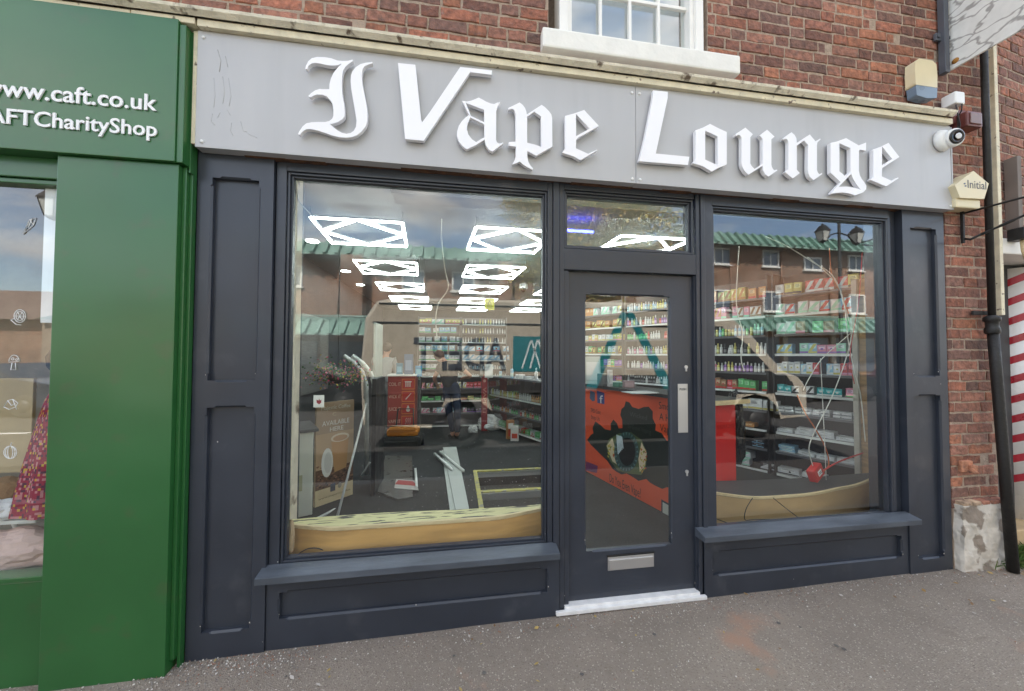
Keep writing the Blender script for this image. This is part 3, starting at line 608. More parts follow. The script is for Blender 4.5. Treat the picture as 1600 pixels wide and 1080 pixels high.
# pentagon alarm with writing
t = thing('alarm_sounder', 'cream pentagonal alarm box lettered Initial beside the black downpipe', 'alarm box', (3.80,-.02,2.8))
def q2(px,py,Y=-.09): p = PY(px,py,Y); return (p.x, p.z)
M = Matrix(((1,0,0,0),(0,0,-1,-.10),(0,1,0,0),(0,0,0,1)))
b = MB(); b.poly([q2(1521,267,-.1),q2(1545,287,-.1),q2(1538,311,-.1),q2(1500,309,-.1),q2(1492,289,-.1)],[],M,.09)
o = b.build('alarm_cover', MATS['aged_cream_plastic'], t, fixn=True); md = o.modifiers.new('b','BEVEL'); md.width=.006; md.segments=2; md.limit_method='ANGLE'
b = MB(); b.bbox((q2(1496,325,-.09)[0],-.085,q2(1496,323,-.09)[1]),(q2(1534,325,-.09)[0],-.0,q2(1534,312,-.09)[1]),.01); b.build('lower_tray', MATS['aged_cream_plastic'], t)
p = q2(1512,292.5,-.1005); p2 = q2(1541,292,-.1005); b = MB(); text_mb(b, 'Initial', (p[0],-.1005,p[1]-.005),(1,0,0),(0,0,1), width=p2[0]-p[0], depth=.0006, col=(.02,.03,.05))
for k,(dx,dz) in enumerate(((0,.012),(.008,-.004))):
    xx = p[0]-.038+dx; zz = p[1]+.012+dz; b.poly([(xx,zz),(xx+.018,zz+.006),(xx+.02,zz-.004),(xx+.004,zz-.008)],[],Matrix(((1,0,0,0),(0,0,-1,-.101),(0,1,0,0),(0,0,0,1))),0,(.02,.05,.12))
b.build('lettering', PRINT, t)
# hanging sign, seen edge-on from below
t = thing('hanging_sign', 'white projecting sign board with flaking paint high above the downpipe', 'sign', (3.55,-.3,3.7))
sx = 3.585
b = MB(); b.bbox((sx-.008,-.90,3.652),(sx+.008,-.015,4.6),.002); b.build('sign_board', crazed(), t)
b = MB()
for (y,z) in ((-.06,3.70),(-.06,4.28),(-.6,3.70)): b.lathe([(.02,0),(.02,.002),(.006,.006)], (sx-.008,y,z), 12, M=Matrix.Rotation(R(-90),4,'Y'))
b.build('rust_stain', mat('rust', (.35,.16,.03), .9, var=.4), t)
b = MB(); b.bbox((3.505,-.05,3.62),(3.545,-.01,4.75),.003); b.build('bracket_post', mat('grey_steel', (.10,.11,.13), .5, metal=.4), t)
b = MB(); b.bbox((3.46,-.03,3.865),(3.595,-.012,3.92),.003)
for x in (3.475,3.58): b.lathe([(.012,0),(.012,.008)], (x,-.03,3.893), 6, M=Mx)
b.build('bracket_plate', MATS['grey_steel'], t)
# wrought iron bracket
t = thing('iron_bracket', 'black wrought iron wall bracket with a twisted arm below the pentagonal alarm', 'bracket', (3.72,-.03,2.4))
p0_ = PY(1503,330,-.02); p1_ = PY(1503,380,-.02); e0 = PY(1600,312,-.45); e1 = PY(1600,318,-.45)
b = MB(); b.bbox((p0_.x-.008,-.03,p1_.z),(p0_.x+.008,-.012,p0_.z),.002); b.build('wall_plate', IRON, t)
a0_ = Vector((p0_.x,-.03,p0_.z-.02)); A1 = a0_+Vector((.10,-.55,.02)); b = MB()
b.tube([a0_, A1], .007, 6); b.build('upper_arm', IRON, t)
b = MB(); s0 = Vector((p0_.x,-.03,p1_.z+.03)); pts = [s0, s0+Vector((.0,-.03,-.015)), s0+Vector((.01,-.06,.0))]
for i in range(24):
    f_ = i/23; pp = s0+Vector((.01,-.06,0))+(A1-s0-Vector((.01,-.06,.02)))*f_; pts.append(pp)
b.tube(pts, [.008]*3+[.007+.003*(math.sin(i*1.3)>0.2) for i in range(24)], 6); b.build('twisted_brace', IRON, t)
# vertical strip light on the neighbouring wall
t = thing('strip_light', 'upright fluorescent strip light on the neighbouring brick wall', 'lamp', (4.25,0,2.8))
def nb3(tt, d, z): x, y = nbx(tt, d); return Vector((x, y, z))
b = MB(); a_ = nb3(.165,.05,2.55); b.bbox((a_.x-.02,a_.y-.03,2.52),(a_.x+.02,a_.y+.04,3.07),.004); b.build('backplate', mat('grey_brown_metal', (.18,.15,.13), .6), t)
a_ = nb3(.225,.10,0); b = MB(); b.tube([(a_.x,a_.y,2.56),(a_.x,a_.y,3.03)], .018, 12); b.build('tube', mat('lamp_glass', (.7,.72,.75), .15), t)
b = MB(); b.tube([(a_.x,a_.y,3.03),(a_.x,a_.y,3.06)], .022, 12); b.tube([(a_.x,a_.y,2.53),(a_.x,a_.y,2.56)], .022, 12); b.build('end_cap', STEEL, t)
a_ = nb3(.13,.09,0); b = MB(); b.bbox((a_.x-.05,a_.y-.04,2.42),(a_.x+.05,a_.y+.05,2.51),.008); b.build('ballast_box', BLACK, t)
b = MB(); b.tube([(a_.x,a_.y,2.42),(a_.x+.01,a_.y,2.34),(a_.x+.04,a_.y,2.27),(a_.x+.10,a_.y,2.25),(a_.x+.25,a_.y+.02,2.26)], .012, 8); tag(b.build('cable', PLYEDGE), 'thick yellowed cable sagging below the strip light', 'cable')

# ================================================================== GREEN CHARITY SHOPFRONT
GS = thing('charity_shopfront', 'bright green painted charity shopfront at the left with white web address lettering', 'shopfront', (-1.9,0,0))
b = MB(); b.bbox((-5.2,-.10,2.50),(-1.375,-.003,3.219),.003); b.build('sign_board', GREEN, GS)
b = MB(); b.bbox((-1.3745,-.092,2.50),(-1.345,-.003,3.20),.003); b.bbox((-1.3445,-.05,2.47),(-1.336,-.003,3.2),.001); b.build('board_end', GREEN, GS)
b = MB(); b.bbox((-1.335,-.055,2.62),(-1.314,-.004,3.205),.002); b.build('cream_edge', CREAM, GS)
b = MB(); b.bbox((-1.885,-.075,-.06),(-1.372,-.0,2.497),.003); b.build('pilaster', GREEN, GS)
b = MB(); b.bbox((-1.3715,-.05,.045),(-1.352,-.0,2.497),.003); b.bbox((-1.3515,-.03,-.02),(-1.337,.0,2.6),.002); b.build('pilaster_return', GREEN, GS)
b = MB(); b.bbox((-5.2,-.03,-.05),(-1.887,.02,.47),.003); b.build('stall_riser', GREEN, GS)
b = MB(); b.bbox((-5.2,-.035,.471),(-1.887,.05,.495),.004); b.bbox((-5.2,-.03,2.40),(-1.887,.05,2.50),.004); b.bbox((-5.2,-.015,2.375),(-1.887,.05,2.398),.004); b.build('window_frame', GREEN, GS)
b = MB(); b.quad([(-5.2,.02,.49),(-1.885,.02,.49),(-1.885,.02,2.38),(-5.2,.02,2.38)]); b.build('window_pane', glass_mat('shop_glass_b', .13), GS)
def rt(px,py,Y=-.102): p = PY(px,py,Y); return p
b = MB()
for s_, (xa,ya), (xb,yb), capz in (('www.caft.co.uk',(-62,134),(246,174),.079), ('@CAFTCharityShop',(-82,180),(246,214),.071)):
    pr_ = rt(xb, yb); pl = rt(xa, ya)
    text_mb(b, s_, (pr_.x,-.1015,pr_.z),(1,0,0),(0,0,1), height=capz, depth=.006, align='R', bold=.012, col=(.78,.78,.78))
b.build('lettering', PRINT, GS)
# inside the charity window
b = MB(); b.box((-5.2,1.25,0),(-1.5,1.3,3.0)); b.box((-1.5,.1,0),(-1.45,1.3,3.0)); b.box((-5.2,.05,.30),(-1.5,1.25,.44)); b.box((-5.2,.05,2.9),(-1.5,1.3,3))
struct(b.build('window_bay', mat('dim_bay', (.30,.26,.21), .8, var=.2)))
b = MB(); b.bbox((-3.4,.50,.84),(-2.5,.52,1.40),.004); tag(b.build('display_board', mat('kraft_card', (.50,.38,.23), .8, var=.1)), 'buff card display board standing in the charity shop window', 'board')
t = thing('dress_form', 'red patterned pinafore dress on a stand in the charity shop window', 'dress', (-1.99,.16,.7))
b = MB(); rsx = random.Random(3)
dm = Vector((-2.09,.20,0)); n=40; prof_ = [(.165,.71),(.15,.84),(.13,.97),(.105,1.1),(.085,1.2),(.06,1.30),(.03,1.37)]
for i in range(len(prof_)-1):
    for k in range(n):
        for h in (0,1):
            pass
vs=[];fs=[];cc=[]
n=90;rows=56
for i in range(rows+1):
    z=.71+(1.37-.71)*i/rows
    for j in range(len(prof_)-1):
        if prof_[j][1]<=z<=prof_[j+1][1]+1e-6: f_=(z-prof_[j][1])/(prof_[j+1][1]-prof_[j][1]); rr=prof_[j][0]*(1-f_)+prof_[j+1][0]*f_
    for k in range(n):
        a_=2*math.pi*k/n; r2=rr*(1+.10*math.sin(a_*7)*(1-i/rows)); vs.append((dm.x+r2*math.cos(a_),dm.y+r2*.6*math.sin(a_),z))
for i in range(rows):
    for k in range(n):
        u=rsx.random(); c_=(.30,.015,.045) if u<.55 else ((.55,.33,.04) if u<.67 else ((.10,.02,.05) if u<.85 else (.5,.2,.22)))
        b.add([vs[i*n+k],vs[i*n+(k+1)%n],vs[(i+1)*n+(k+1)%n],vs[(i+1)*n+k]],[(0,1,2,3)],c_,True)
b.build('dress_skirt', FABRIC, t)
b = MB(); b.tube([(-2.09,.2,.45),(-2.09,.2,1.55)], .012, 8); b.lathe([(.02,1.5),(.05,1.55),(.055,1.6),(.03,1.66)], (-2.09,.2,-.07), 14, col=(.1,.02,.06)); b.build('stand', BLACKM, t)
def crumple(name, m, cx, cy, cz, sx_, sy_, sz_, seed, label, cat, sub=4, amp=.35):
    bm = bmesh.new(); bmesh.ops.create_icosphere(bm, subdivisions=sub, radius=1); rs = random.Random(seed)
    wv = [(Vector((rs.gauss(0,1),rs.gauss(0,1),rs.gauss(0,1)))*rs.uniform(2,7), rs.uniform(0,6), 1/rs.uniform(1.5,6)) for _ in range(10)]
    for v in bm.verts:
        d = sum(abs(math.sin(v.co.dot(k_)+p_))*a_ for k_,p_,a_ in wv)/3; s_ = 1-amp+amp*d*1.4
        v.co = Vector((cx+v.co.x*sx_*s_, cy+v.co.y*sy_*s_, max(cz, cz+sz_*.6+v.co.z*sz_*s_)))
    mb_ = MB(); mb_.frombm(bm); return tag(mb_.build(name, m), label, cat)
crumple('folded_cloth', mat('pink_cloth', (.70,.50,.46), .9, bump=.3), -2.28, .22, .445, .30, .13, .11, 4, 'heap of pale pink cloth on the floor of the charity shop window', 'cloth')
crumple('teddy_bear', mat('brown_plush', (.33,.19,.09), .95, bump=.6), -2.42, .30, .72, .10, .09, .10, 6, 'brown plush toy lying in the charity shop window', 'soft toy', 3, .2)
b = MB(); b.bbox((-3.3,.18,.66),(-2.16,.42,.68),.005); b.tube([(-2.25,.26,.45),(-2.35,.26,.665)],.008,8); b.tube([(-3.1,.26,.45),(-3.1,.26,.665)],.01,8); tag(b.build('display_shelf', WPVC), 'white shelf on thin legs in the charity shop window', 'shelf')
crumple('white_garment', mat('white_cotton', (.70,.70,.72), .9, bump=.3), -2.36, .22, .685, .15, .08, .06, 14, 'folded white garment on the white shelf in the charity shop window', 'garment')
# white-drawn decals on the pane (strokes)
def strokes(name, pls, label, Y=.017, r=.0016):
    mb_ = MB()
    for pl in pls: mb_.tube([PY(p[0],p[1],Y) for p in pl], r, 5)
    return tag(mb_.build(name, WPVC), label, 'window decal', 'white drawings on the charity shop glass')
def circ(cx, cy, rx, ry, n=18, a0=0, a1=360): return [(cx+rx*math.cos(R(a0+(a1-a0)*i/n)), cy+ry*math.sin(R(a0+(a1-a0)*i/n))) for i in range(n+1)]
strokes('citrus_drawing', [circ(31,494,9,10), circ(31,494,6,7)]+[[(31,494),(31+8*math.cos(R(a)),494+8*math.sin(R(a)))] for a in range(0,360,60)]+[[(17,500),(25,507),(33,508)],[(17,500),(22,498)]], 'white outline drawing of a citrus slice on the charity shop glass')
strokes('mushroom_drawing', [circ(22,565,8,10,12,180,360)+[(14,566)], [(19,567),(17,578),(25,578),(24,567)], circ(20,561,2,2,8), circ(26,562,1.6,1.6,8)], 'white outline drawing of a mushroom on the charity shop glass')
strokes('pumpkin_drawing', [circ(16,707,10,10), circ(16,707,4,10), [(16,697),(18,692)], circ(16,707,7.5,10)], 'white outline drawing of a pumpkin on the charity shop glass')
strokes('bird_drawing', [[(6,636),(12,626),(20,624),(28,630),(24,636),(14,640),(6,636)],[(12,626),(18,634),(24,630)],[(20,624),(26,640)]], 'white outline drawing of a leaf on the charity shop glass')
strokes('kite_drawing', [[(36,366),(47,343),(56,341),(52,352),(36,366)],[(47,343),(52,352)],[(50,342),(44,356)]], 'white outline drawing of a paper kite on the charity shop glass')
b = MB(); b.bbox((-2.022,.022,1.70),(-1.888,.026,2.37),.001); tag(b.build('window_poster', mat('white_paper', (.75,.76,.80), .6)), 'plain white poster taped inside the charity shop window edge', 'poster')

# ================================================================== THE STREET OPPOSITE (seen mirrored in the shop glass)
def mirY(Yv): return .14-Yv
def brickmat(name, c1, c2, mo_):
    m = bpy.data.materials.new(name); m.use_nodes = True; t = m.node_tree; n = t.nodes; l = t.links; b_ = n['Principled BSDF']; b_.inputs['Roughness'].default_value = .9
    tc = n.new('ShaderNodeTexCoord'); sp = n.new('ShaderNodeSeparateXYZ'); cb = n.new('ShaderNodeCombineXYZ'); l.new(tc.outputs['Object'], sp.inputs[0])
    ad = n.new('ShaderNodeMath'); l.new(sp.outputs[0], ad.inputs[0]); l.new(sp.outputs[1], ad.inputs[1]); l.new(ad.outputs[0], cb.inputs[0]); l.new(sp.outputs[2], cb.inputs[1])
    br = n.new('ShaderNodeTexBrick'); br.inputs['Scale'].default_value = 1; br.inputs['Brick Width'].default_value = .22; br.inputs['Row Height'].default_value = .075; br.inputs['Mortar Size'].default_value = .008
    br.inputs['Color1'].default_value = (*c1,1); br.inputs['Color2'].default_value = (*c2,1); br.inputs['Mortar'].default_value = (*mo_,1); l.new(cb.outputs[0], br.inputs[0])
    nz_ = n.new('ShaderNodeTexNoise'); nz_.inputs['Scale'].default_value = .8; nz_.inputs['Detail'].default_value = 6; l.new(tc.outputs['Object'], nz_.inputs[0])
    mr = n.new('ShaderNodeMapRange'); mr.inputs[1].default_value = .3; mr.inputs[2].default_value = .7; mr.inputs[3].default_value = .7; mr.inputs[4].default_value = 1.25; l.new(nz_.outputs[0], mr.inputs[0])
    vm = n.new('ShaderNodeVectorMath'); vm.operation = 'SCALE'; l.new(br.outputs[0], vm.inputs[0]); l.new(mr.outputs[0], vm.inputs['Scale']); l.new(vm.outputs[0], b_.inputs['Base Color']); return m
BFAR = brickmat('far_brick', (.27,.125,.07), (.18,.08,.05), (.36,.30,.22))
GSEAM = mat('green_seam_metal', (.17,.30,.245), .45, var=.15, vscale=1, stretch=(1,1,1), metal=.1)
GPALE = mat('pale_green_metal', (.30,.44,.38), .4, var=.1)
def seamed(mb, x0, x1, y0, z0, y1, z1, step=.62):
    """sloping seamed canopy face from (y0,z0) bottom front to (y1,z1) top back, with standing ribs"""
    mb.add([(x0,y0,z0),(x1,y0,z0),(x1,y1,z1),(x0,y1,z1),(x0,y0-.3,z0),(x1,y0-.3,z0)], [(0,1,2,3),(0,4,5,1)])
    n = int((x1-x0)/step)
    for i in range(n+1):
        x = x0+step*i; mb.add([(x,y0,z0),(x+.20,y0,z0),(x+.20,y1,z1),(x,y1,z1),(x,y0+.22,z0+.02),(x+.20,y0+.22,z0+.02),(x+.20,y1+.22,z1+.02),(x,y1+.22,z1+.02)], [(4,5,6,7),(0,4,7,3),(1,2,6,5),(0,1,5,4)])
def opposite(name, label, x0, x1, zc0, zc1, wins, zlow, loc):
    t = thing(name, label, 'building', loc); Y = mirY(19)
    b = MB(); b.box((x0,Y-8,-.1),(x1,Y,zc1)); b.build('wall', BFAR, t)
    b = MB(); seamed(b, x0-.3, x1+.3, Y+.75, zc0, Y+.05, zc1); b.build('roof_canopy', GSEAM, t)
    b = MB(); seamed(b, x0-.3, x1+.3, Y+1.6, zlow, Y+.9, zlow+.75); b.box((x0-.3,Y+.0,zlow+.4),(x1+.3,Y+1.0,zlow+.9)); b.build('shop_canopy', GSEAM, t)
    b = MB(); b.bbox((x0-.3,Y+.72,zc0-.07),(x1+.3,Y+.78,zc0)); b.bbox((x0-.3,Y+1.6,zlow-.08),(x1+.3,Y+1.66,zlow)); b.bbox((x0-.3,Y+.95,zlow+.93),(x1+.3,Y+1.03,zlow+1.0)); b.build('gutter', GPALE, t)
    for (wx, wz, ww, wh) in wins:
        b = MB(); rect_frame(b, wx, wx+ww, wz, wz+wh, .09, Y+.0, Y+.09); b.bbox((wx+ww/2-.03,Y+.0,wz+.09),(wx+ww/2+.03,Y+.08,wz+wh-.09)); b.bbox((wx-.08,Y,wz-.07),(wx+ww+.08,Y+.14,wz-.002))
        f_ = b.build('window', SASHW, t); b = MB(); b.quad([(wx+.08,Y+.03,wz+.08),(wx+ww-.08,Y+.03,wz+.08),(wx+ww-.08,Y+.03,wz+wh-.08),(wx+.08,Y+.03,wz+wh-.08)]); b.build('pane', FARGL, f_)
    x = x0+.4; b = MB()
    while x < x1-3: b.box((x,Y+.01,.5),(x+3.2,Y+.05,zlow-.35)); x += 3.8
    b.build('shop_window', FARGL, t)
    b = MB(); x = x0
    while x < x1: b.bbox((x,Y,0),(x+.35,Y+.15,zlow)); x += 3.8
    b.build('shop_pier', mat('pale_render', (.42,.38,.32), .8), t)
    b = MB()
    for x in [x0+(x1-x0)*k/5 for k in range(1,5)]: b.tube([(x,Y+.08,zlow+1),(x,Y+.08,zc0)], .05, 8)
    b.build('drainpipe', mat('brown_pipe', (.3,.16,.1), .6), t)
    return t
FARGL = mat('far_glass', (.10,.12,.15), .06, var=.1, spec=1.)
wl = []
for x in (-9.5, -3.0, -.2, 4.6, 8.5): wl += [(x,5.35,1.25,1.05),(x,3.9+.0,1.25,.0)] if False else [(x,5.2,1.3,1.15)]
opposite('apartment_building', 'brick flats with a green seamed canopy mirrored in the left window', -11, 12.2, 6.9, 7.7, wl, 2.6, (0,mirY(19),0))
wr = []
for x in (16.6, 20.2, 27.0): wr += [(x,7.5,1.25,1.1),(x,4.5,1.3,1.35)]
wr += [(23.4,7.4,1.4,.9)]
opposite('apartment_building', 'brick flats with a taller green seamed canopy mirrored in the right window', 14, 33, 8.7, 9.6, wr, 3.15, (22,mirY(19),0))
b = MB()   # projecting lit brick piers of the left block
bt_ = bpy.data.objects['apartment_building']
for (xa,xb) in ((-6.0,-4.9),(2.4,3.2)): b.box((xa,mirY(19)+.002,2.9),(xb,mirY(18.1),6.85))
b.build('pier', BFAR, bt_)
t = thing('gabled_house', 'orange brick house with a pitched roof mirrored in the charity shop glass', 'house', (-24,-22,0))
b = MB(); b.box((-36,-30,-.1),(-21.5,-22,3.5)); b.build('wall', BFAR, t)
b = MB(); b.add([(-36.5,-21.5,3.4),(-21.2,-21.5,3.4),(-21.2,-26,5.6),(-36.5,-26,5.6),(-36.5,-30.5,3.4),(-21.2,-30.5,3.4)], [(0,1,2,3),(3,2,5,4),(0,3,4),(1,5,2)]); b.build('roof', mat('brown_tile', (.16,.11,.09), .9, var=.3), t)
b = MB()
for x in (-34,-30,-26): b = MB(); rect_frame(b, x, x+1.1, 1.9, 3.1, .1, -21.98, -21.9); b.build('window', SASHW, t)
t = thing('market_hall', 'dark green sloping roofed hall mirrored in the charity shop glass', 'building', (-17,-20,0))
b = MB(); b.add([(-21,-20,-.1),(-12.5,-20,-.1),(-12.5,-20,4.9),(-21,-20,3.2),(-21,-26,-.1),(-12.5,-26,-.1),(-12.5,-26,4.9),(-21,-26,3.2)], [(0,1,2,3),(1,5,6,2),(4,7,6,5),(0,3,7,4),(3,2,6,7)]); b.build('wall', mat('timber_cladding', (.28,.22,.16), .8, var=.3, stretch=(6,1,1)), t)
b = MB(); b.add([(-21,-19.6,3.3),(-12.2,-19.6,5.1),(-12.2,-26,5.1),(-21,-26,3.3)], [(0,1,2,3)]); b.build('roof', mat('deep_green_roof', (.02,.16,.08), .5), t)

# parked van, close behind the photographer
VY = mirY(4.59)
VAN = thing('delivery_van', 'pale grey delivery van lettered ADEPT mirrored in the shop windows', 'van', (2.3,VY-1,-.17))
VP = mat('van_paint', (.50,.44,.35), .3, var=.05, coat=.5)
prof_v = [(-1.6,.30),(-1.66,1.3),(-1.58,2.2),(-1.4,2.5),(-1.1,2.58),(5.0,2.62),(5.6,2.45),(6.2,1.97),(6.65,1.50),(6.95,1.22),(7.3,1.10),(7.5,.85),(7.5,.25),(6.85,.2),(6.8,.45),(6.55,.68),(6.25,.75),(5.95,.68),(5.7,.45),(5.65,.18),(.75,.18),(.7,.45),(.45,.68),(.15,.75),(-.15,.68),(-.4,.45),(-.45,.2)]
bm = bmesh.new()
Wv = 1.95; secs = [(0,0,0),(.015,0,0)]
vsF = []
def sec(y, inset):
    cx_, cz_ = 2.4, 1.0; r_ = []
    for (x,z) in prof_v:
        k = inset*max(0, (z-1.25))*.9; xx = x + (k if x < 2 else -k)*(1 if z > 1.2 else 0); r_.append(bm.verts.new((xx, y, z-(inset*.12 if z > 2 else 0))))
    return r_
ss = [sec(VY-.16,.0)]
ring = []
def secy(yo, shrink):
    r_ = []
    for (x,z) in prof_v:
        # body sides lean in above the waist
        lean = 0
        y = VY-yo-lean if yo < 1 else VY-yo+lean
        r_.append(bm.verts.new((2.9+(x-2.9)*(1-shrink*.4), y, .9+(z-.9)*(1-shrink))))
    return r_
for v in ss[0]: bm.verts.remove(v)
S = [secy(0,.035), secy(.03,.012), secy(.09,0), secy(Wv-.09,0), secy(Wv-.03,.012), secy(Wv,.035)]
npf = len(prof_v)
for a_, c_ in zip(S, S[1:]):
    for i in range(npf): bm.faces.new((a_[i], a_[(i+1)%npf], c_[(i+1)%npf], c_[i]))
bm.faces.new(S[0]); bm.faces.new(S[-1][::-1]); bmesh.ops.recalc_face_normals(bm, faces=bm.faces[:])
b = MB(); b.frombm(bm); b.build('body', VP, VAN)
def vside(x, z, o=.006): return Vector((2.9+(x-2.9)*(1-.035*.4), VY+o, z))
def vpoly(mb, pts, col=None, o=.006):
    mb.add([vside(x,z,o) for x,z in pts], [tuple(range(len(pts)))], col)
b = MB(); vpoly(b, [(5.0,1.28),(6.6,1.28),(6.05,1.80),(5.55,2.10),(5.0,2.15)], o=.012); b.build('side_window', mat('van_glass', (.02,.022,.025), .05, spec=.9), VAN)
b = MB(); b.tube([vside(-1.4,2.46),vside(5.4,2.46)], .014, 6); b.tube([vside(-1.5,2.12),vside(5.5,2.14)], .016, 6); b.tube([vside(-1.6,.85),vside(6.2,.85)], .03, 6); b.tube([vside(1.9,.3),vside(1.9,2.4)], .008, 5); b.tube([vside(4.75,.3),vside(4.75,2.4)], .008, 5); b.build('side_trim', BLACKM, VAN)
for (x,y) in ((.15,VY-.12),(6.25,VY-.12),(.15,VY-1.83),(6.25,VY-1.83)):
    b = MB(); b.lathe([(.20,-.11),(.34,-.11),(.36,-.07),(.36,.07),(.34,.11),(.20,.11)], (x,y,.19), 28, M=Matrix.Rotation(R(90),4,'X')); wh_ = b.build('wheel', BLACKM, VAN)
    b = MB(); b.lathe([(.05,-.125),(.20,-.115),(.21,.115),(.05,.125)], (x,y,.19), 20, M=Matrix.Rotation(R(90),4,'X')); b.build('rim', mat('dark_alloy',(.035,.035,.035),.6), wh_)
b = MB(); vpoly(b, [(-1.6,.30),(-1.62,1.02),(-.1,1.02),(-.4,.3)], o=.004); vpoly(b, [(.76,.20),(.5,1.02),(5.9,1.02),(5.64,.2)], o=.004); vpoly(b, [(6.62,1.02),(7.15,1.02),(7.45,.3),(6.88,.3)], o=.004); vpoly(b, [(-1.64,.765),(7.3,.765),(7.0,1.16),(-1.64,1.16)], o=.008); vpoly(b, [(4.8,1.02),(6.95,1.02),(6.9,1.10),(6.6,1.24),(4.8,1.24)], o=.005); b.build('painted_side_shade', BLACKM, VAN)  # black sheets paint the shade over the van's lower side and cab door
b = MB(); text_mb(b, 'ADEPT', (.95,VY+.004,1.29), (-1,0,0), (0,0,1), width=1.68, height=.56, depth=.006, col=(.03,.035,.05), bold=.03)
TEAL = (.0,.17,.20)
vpoly(b, [(1.05,1.24),(1.80,1.24),(1.80,1.90),(1.05,1.90)], TEAL, .008)
for (xa,xb) in ((1.60,1.42),(1.24,1.42),(1.72,1.56),(1.40,1.54)): vpoly(b, [(xa,1.30),(xa-.035,1.30),(xb-.035,1.84),(xb,1.84)], (.7,.75,.75), .011)
for (p_,q_) in (((3.33,2.40),(2.57,.84)),((3.42,2.40),(4.29,.84))): vpoly(b, [(p_[0]-.09,p_[1]),(p_[0]+.07,p_[1]),(q_[0]+.12,q_[1]),(q_[0]-.12,q_[1])], TEAL, .009)
vpoly(b, [(2.08,2.02),(2.48,2.02),(2.48,2.29),(2.08,2.29)], TEAL, .008)
b.build('livery', PRINT, VAN)
b = MB(); b.bbox((7.42,VY-.5,.80),(7.52,VY-.14,1.0),.02); b.build('headlight', mat('lamp_lens', (.6,.62,.65), .1), VAN)

# dark cars parked along the far kerb
def parked_car(x, col, label, flip=1):
    t = thing('parked_car', label, 'car', (x,-10.2,-.17), 'cars parked along the far kerb'); Yc = -9.3; W2 = 1.7
    pf = [(-2.05,.28),(-2.12,.62),(-2.0,.92),(-1.65,.98),(-1.15,1.40),(.35,1.44),(1.15,1.02),(1.9,.88),(2.1,.62),(2.08,.28)]
    pf = [(x+px_*flip, pz_-.17) for px_,pz_ in pf]; bm = bmesh.new(); S_ = []
    for yo, sh in ((0,.05),(.05,.0),(W2-.05,.0),(W2,.05)): S_.append([bm.verts.new((x+(a-x)*(1-sh*.3), Yc-yo-(.12*max(0,c_-.75)*(1 if yo < .8 else -1)), c_*(1-sh*.3))) for a,c_ in pf])
    for a_, c_ in zip(S_, S_[1:]):
        for i in range(len(pf)): bm.faces.new((a_[i], a_[(i+1)%len(pf)], c_[(i+1)%len(pf)], c_[i]))
    bm.faces.new(S_[0]); bm.faces.new(S_[-1][::-1]); bmesh.ops.recalc_face_normals(bm, faces=bm.faces[:]); b = MB(); b.frombm(bm); b.build('body', mat('car_paint_%s' % label.split()[0], col, .2, var=.03, coat=.6), t)
    for (xa,xb,ta,tb) in ((-1.40,-.42,-1.05,-.42),(-.36,.85,-.36,.32)):
        b = MB(); q4 = [(xa,.80),(xb,.80),(tb,1.20),(ta,1.20)]; b.add([(x+a*flip, Yc-.12*max(0,z_-.75)+.012, z_) for a,z_ in q4],[(0,1,2,3)]); b.build('side_window', MATS['van_glass'], t)
    for wx in (-1.3,1.3):
        b = MB(); b.lathe([(.17,-.1),(.29,-.1),(.31,-.06),(.31,.06),(.29,.1),(.17,.1)], (x+wx*flip,Yc-.08,.14), 24, M=Matrix.Rotation(R(90),4,'X')); wh_ = b.build('wheel', BLACKM, t)
        b = MB(); b.lathe([(.04,-.12),(.18,-.105),(.19,.1),(.04,.1)], (x+wx*flip,Yc-.08,.14), 10, M=Matrix.Rotation(R(90),4,'X')); b.build('rim', MATS['dark_alloy'], wh_)
    b = MB(); b.bbox((x+2.0*flip,Yc-.45,.42),(x+2.11*flip,Yc-.06,.56),.02); b.build('headlight', MATS['lamp_lens'], t)
for cx_, c_, lb_, fl in ((-12.5,(.02,.03,.05),'navy hatchback car parked opposite, mirrored in the charity shop glass',1),(-4.6,(.015,.015,.017),'black hatchback car parked opposite, mirrored at the left of the left window',1),(9.2,(.03,.032,.036),'charcoal hatchback car parked opposite, mirrored in the shop door side',-1),(14.2,(.012,.013,.015),'jet black hatchback car parked opposite, mirrored in the right window',1),(19.6,(.06,.008,.01),'maroon hatchback car parked opposite, mirrored in the right window',1)): parked_car(cx_, c_, lb_, fl)
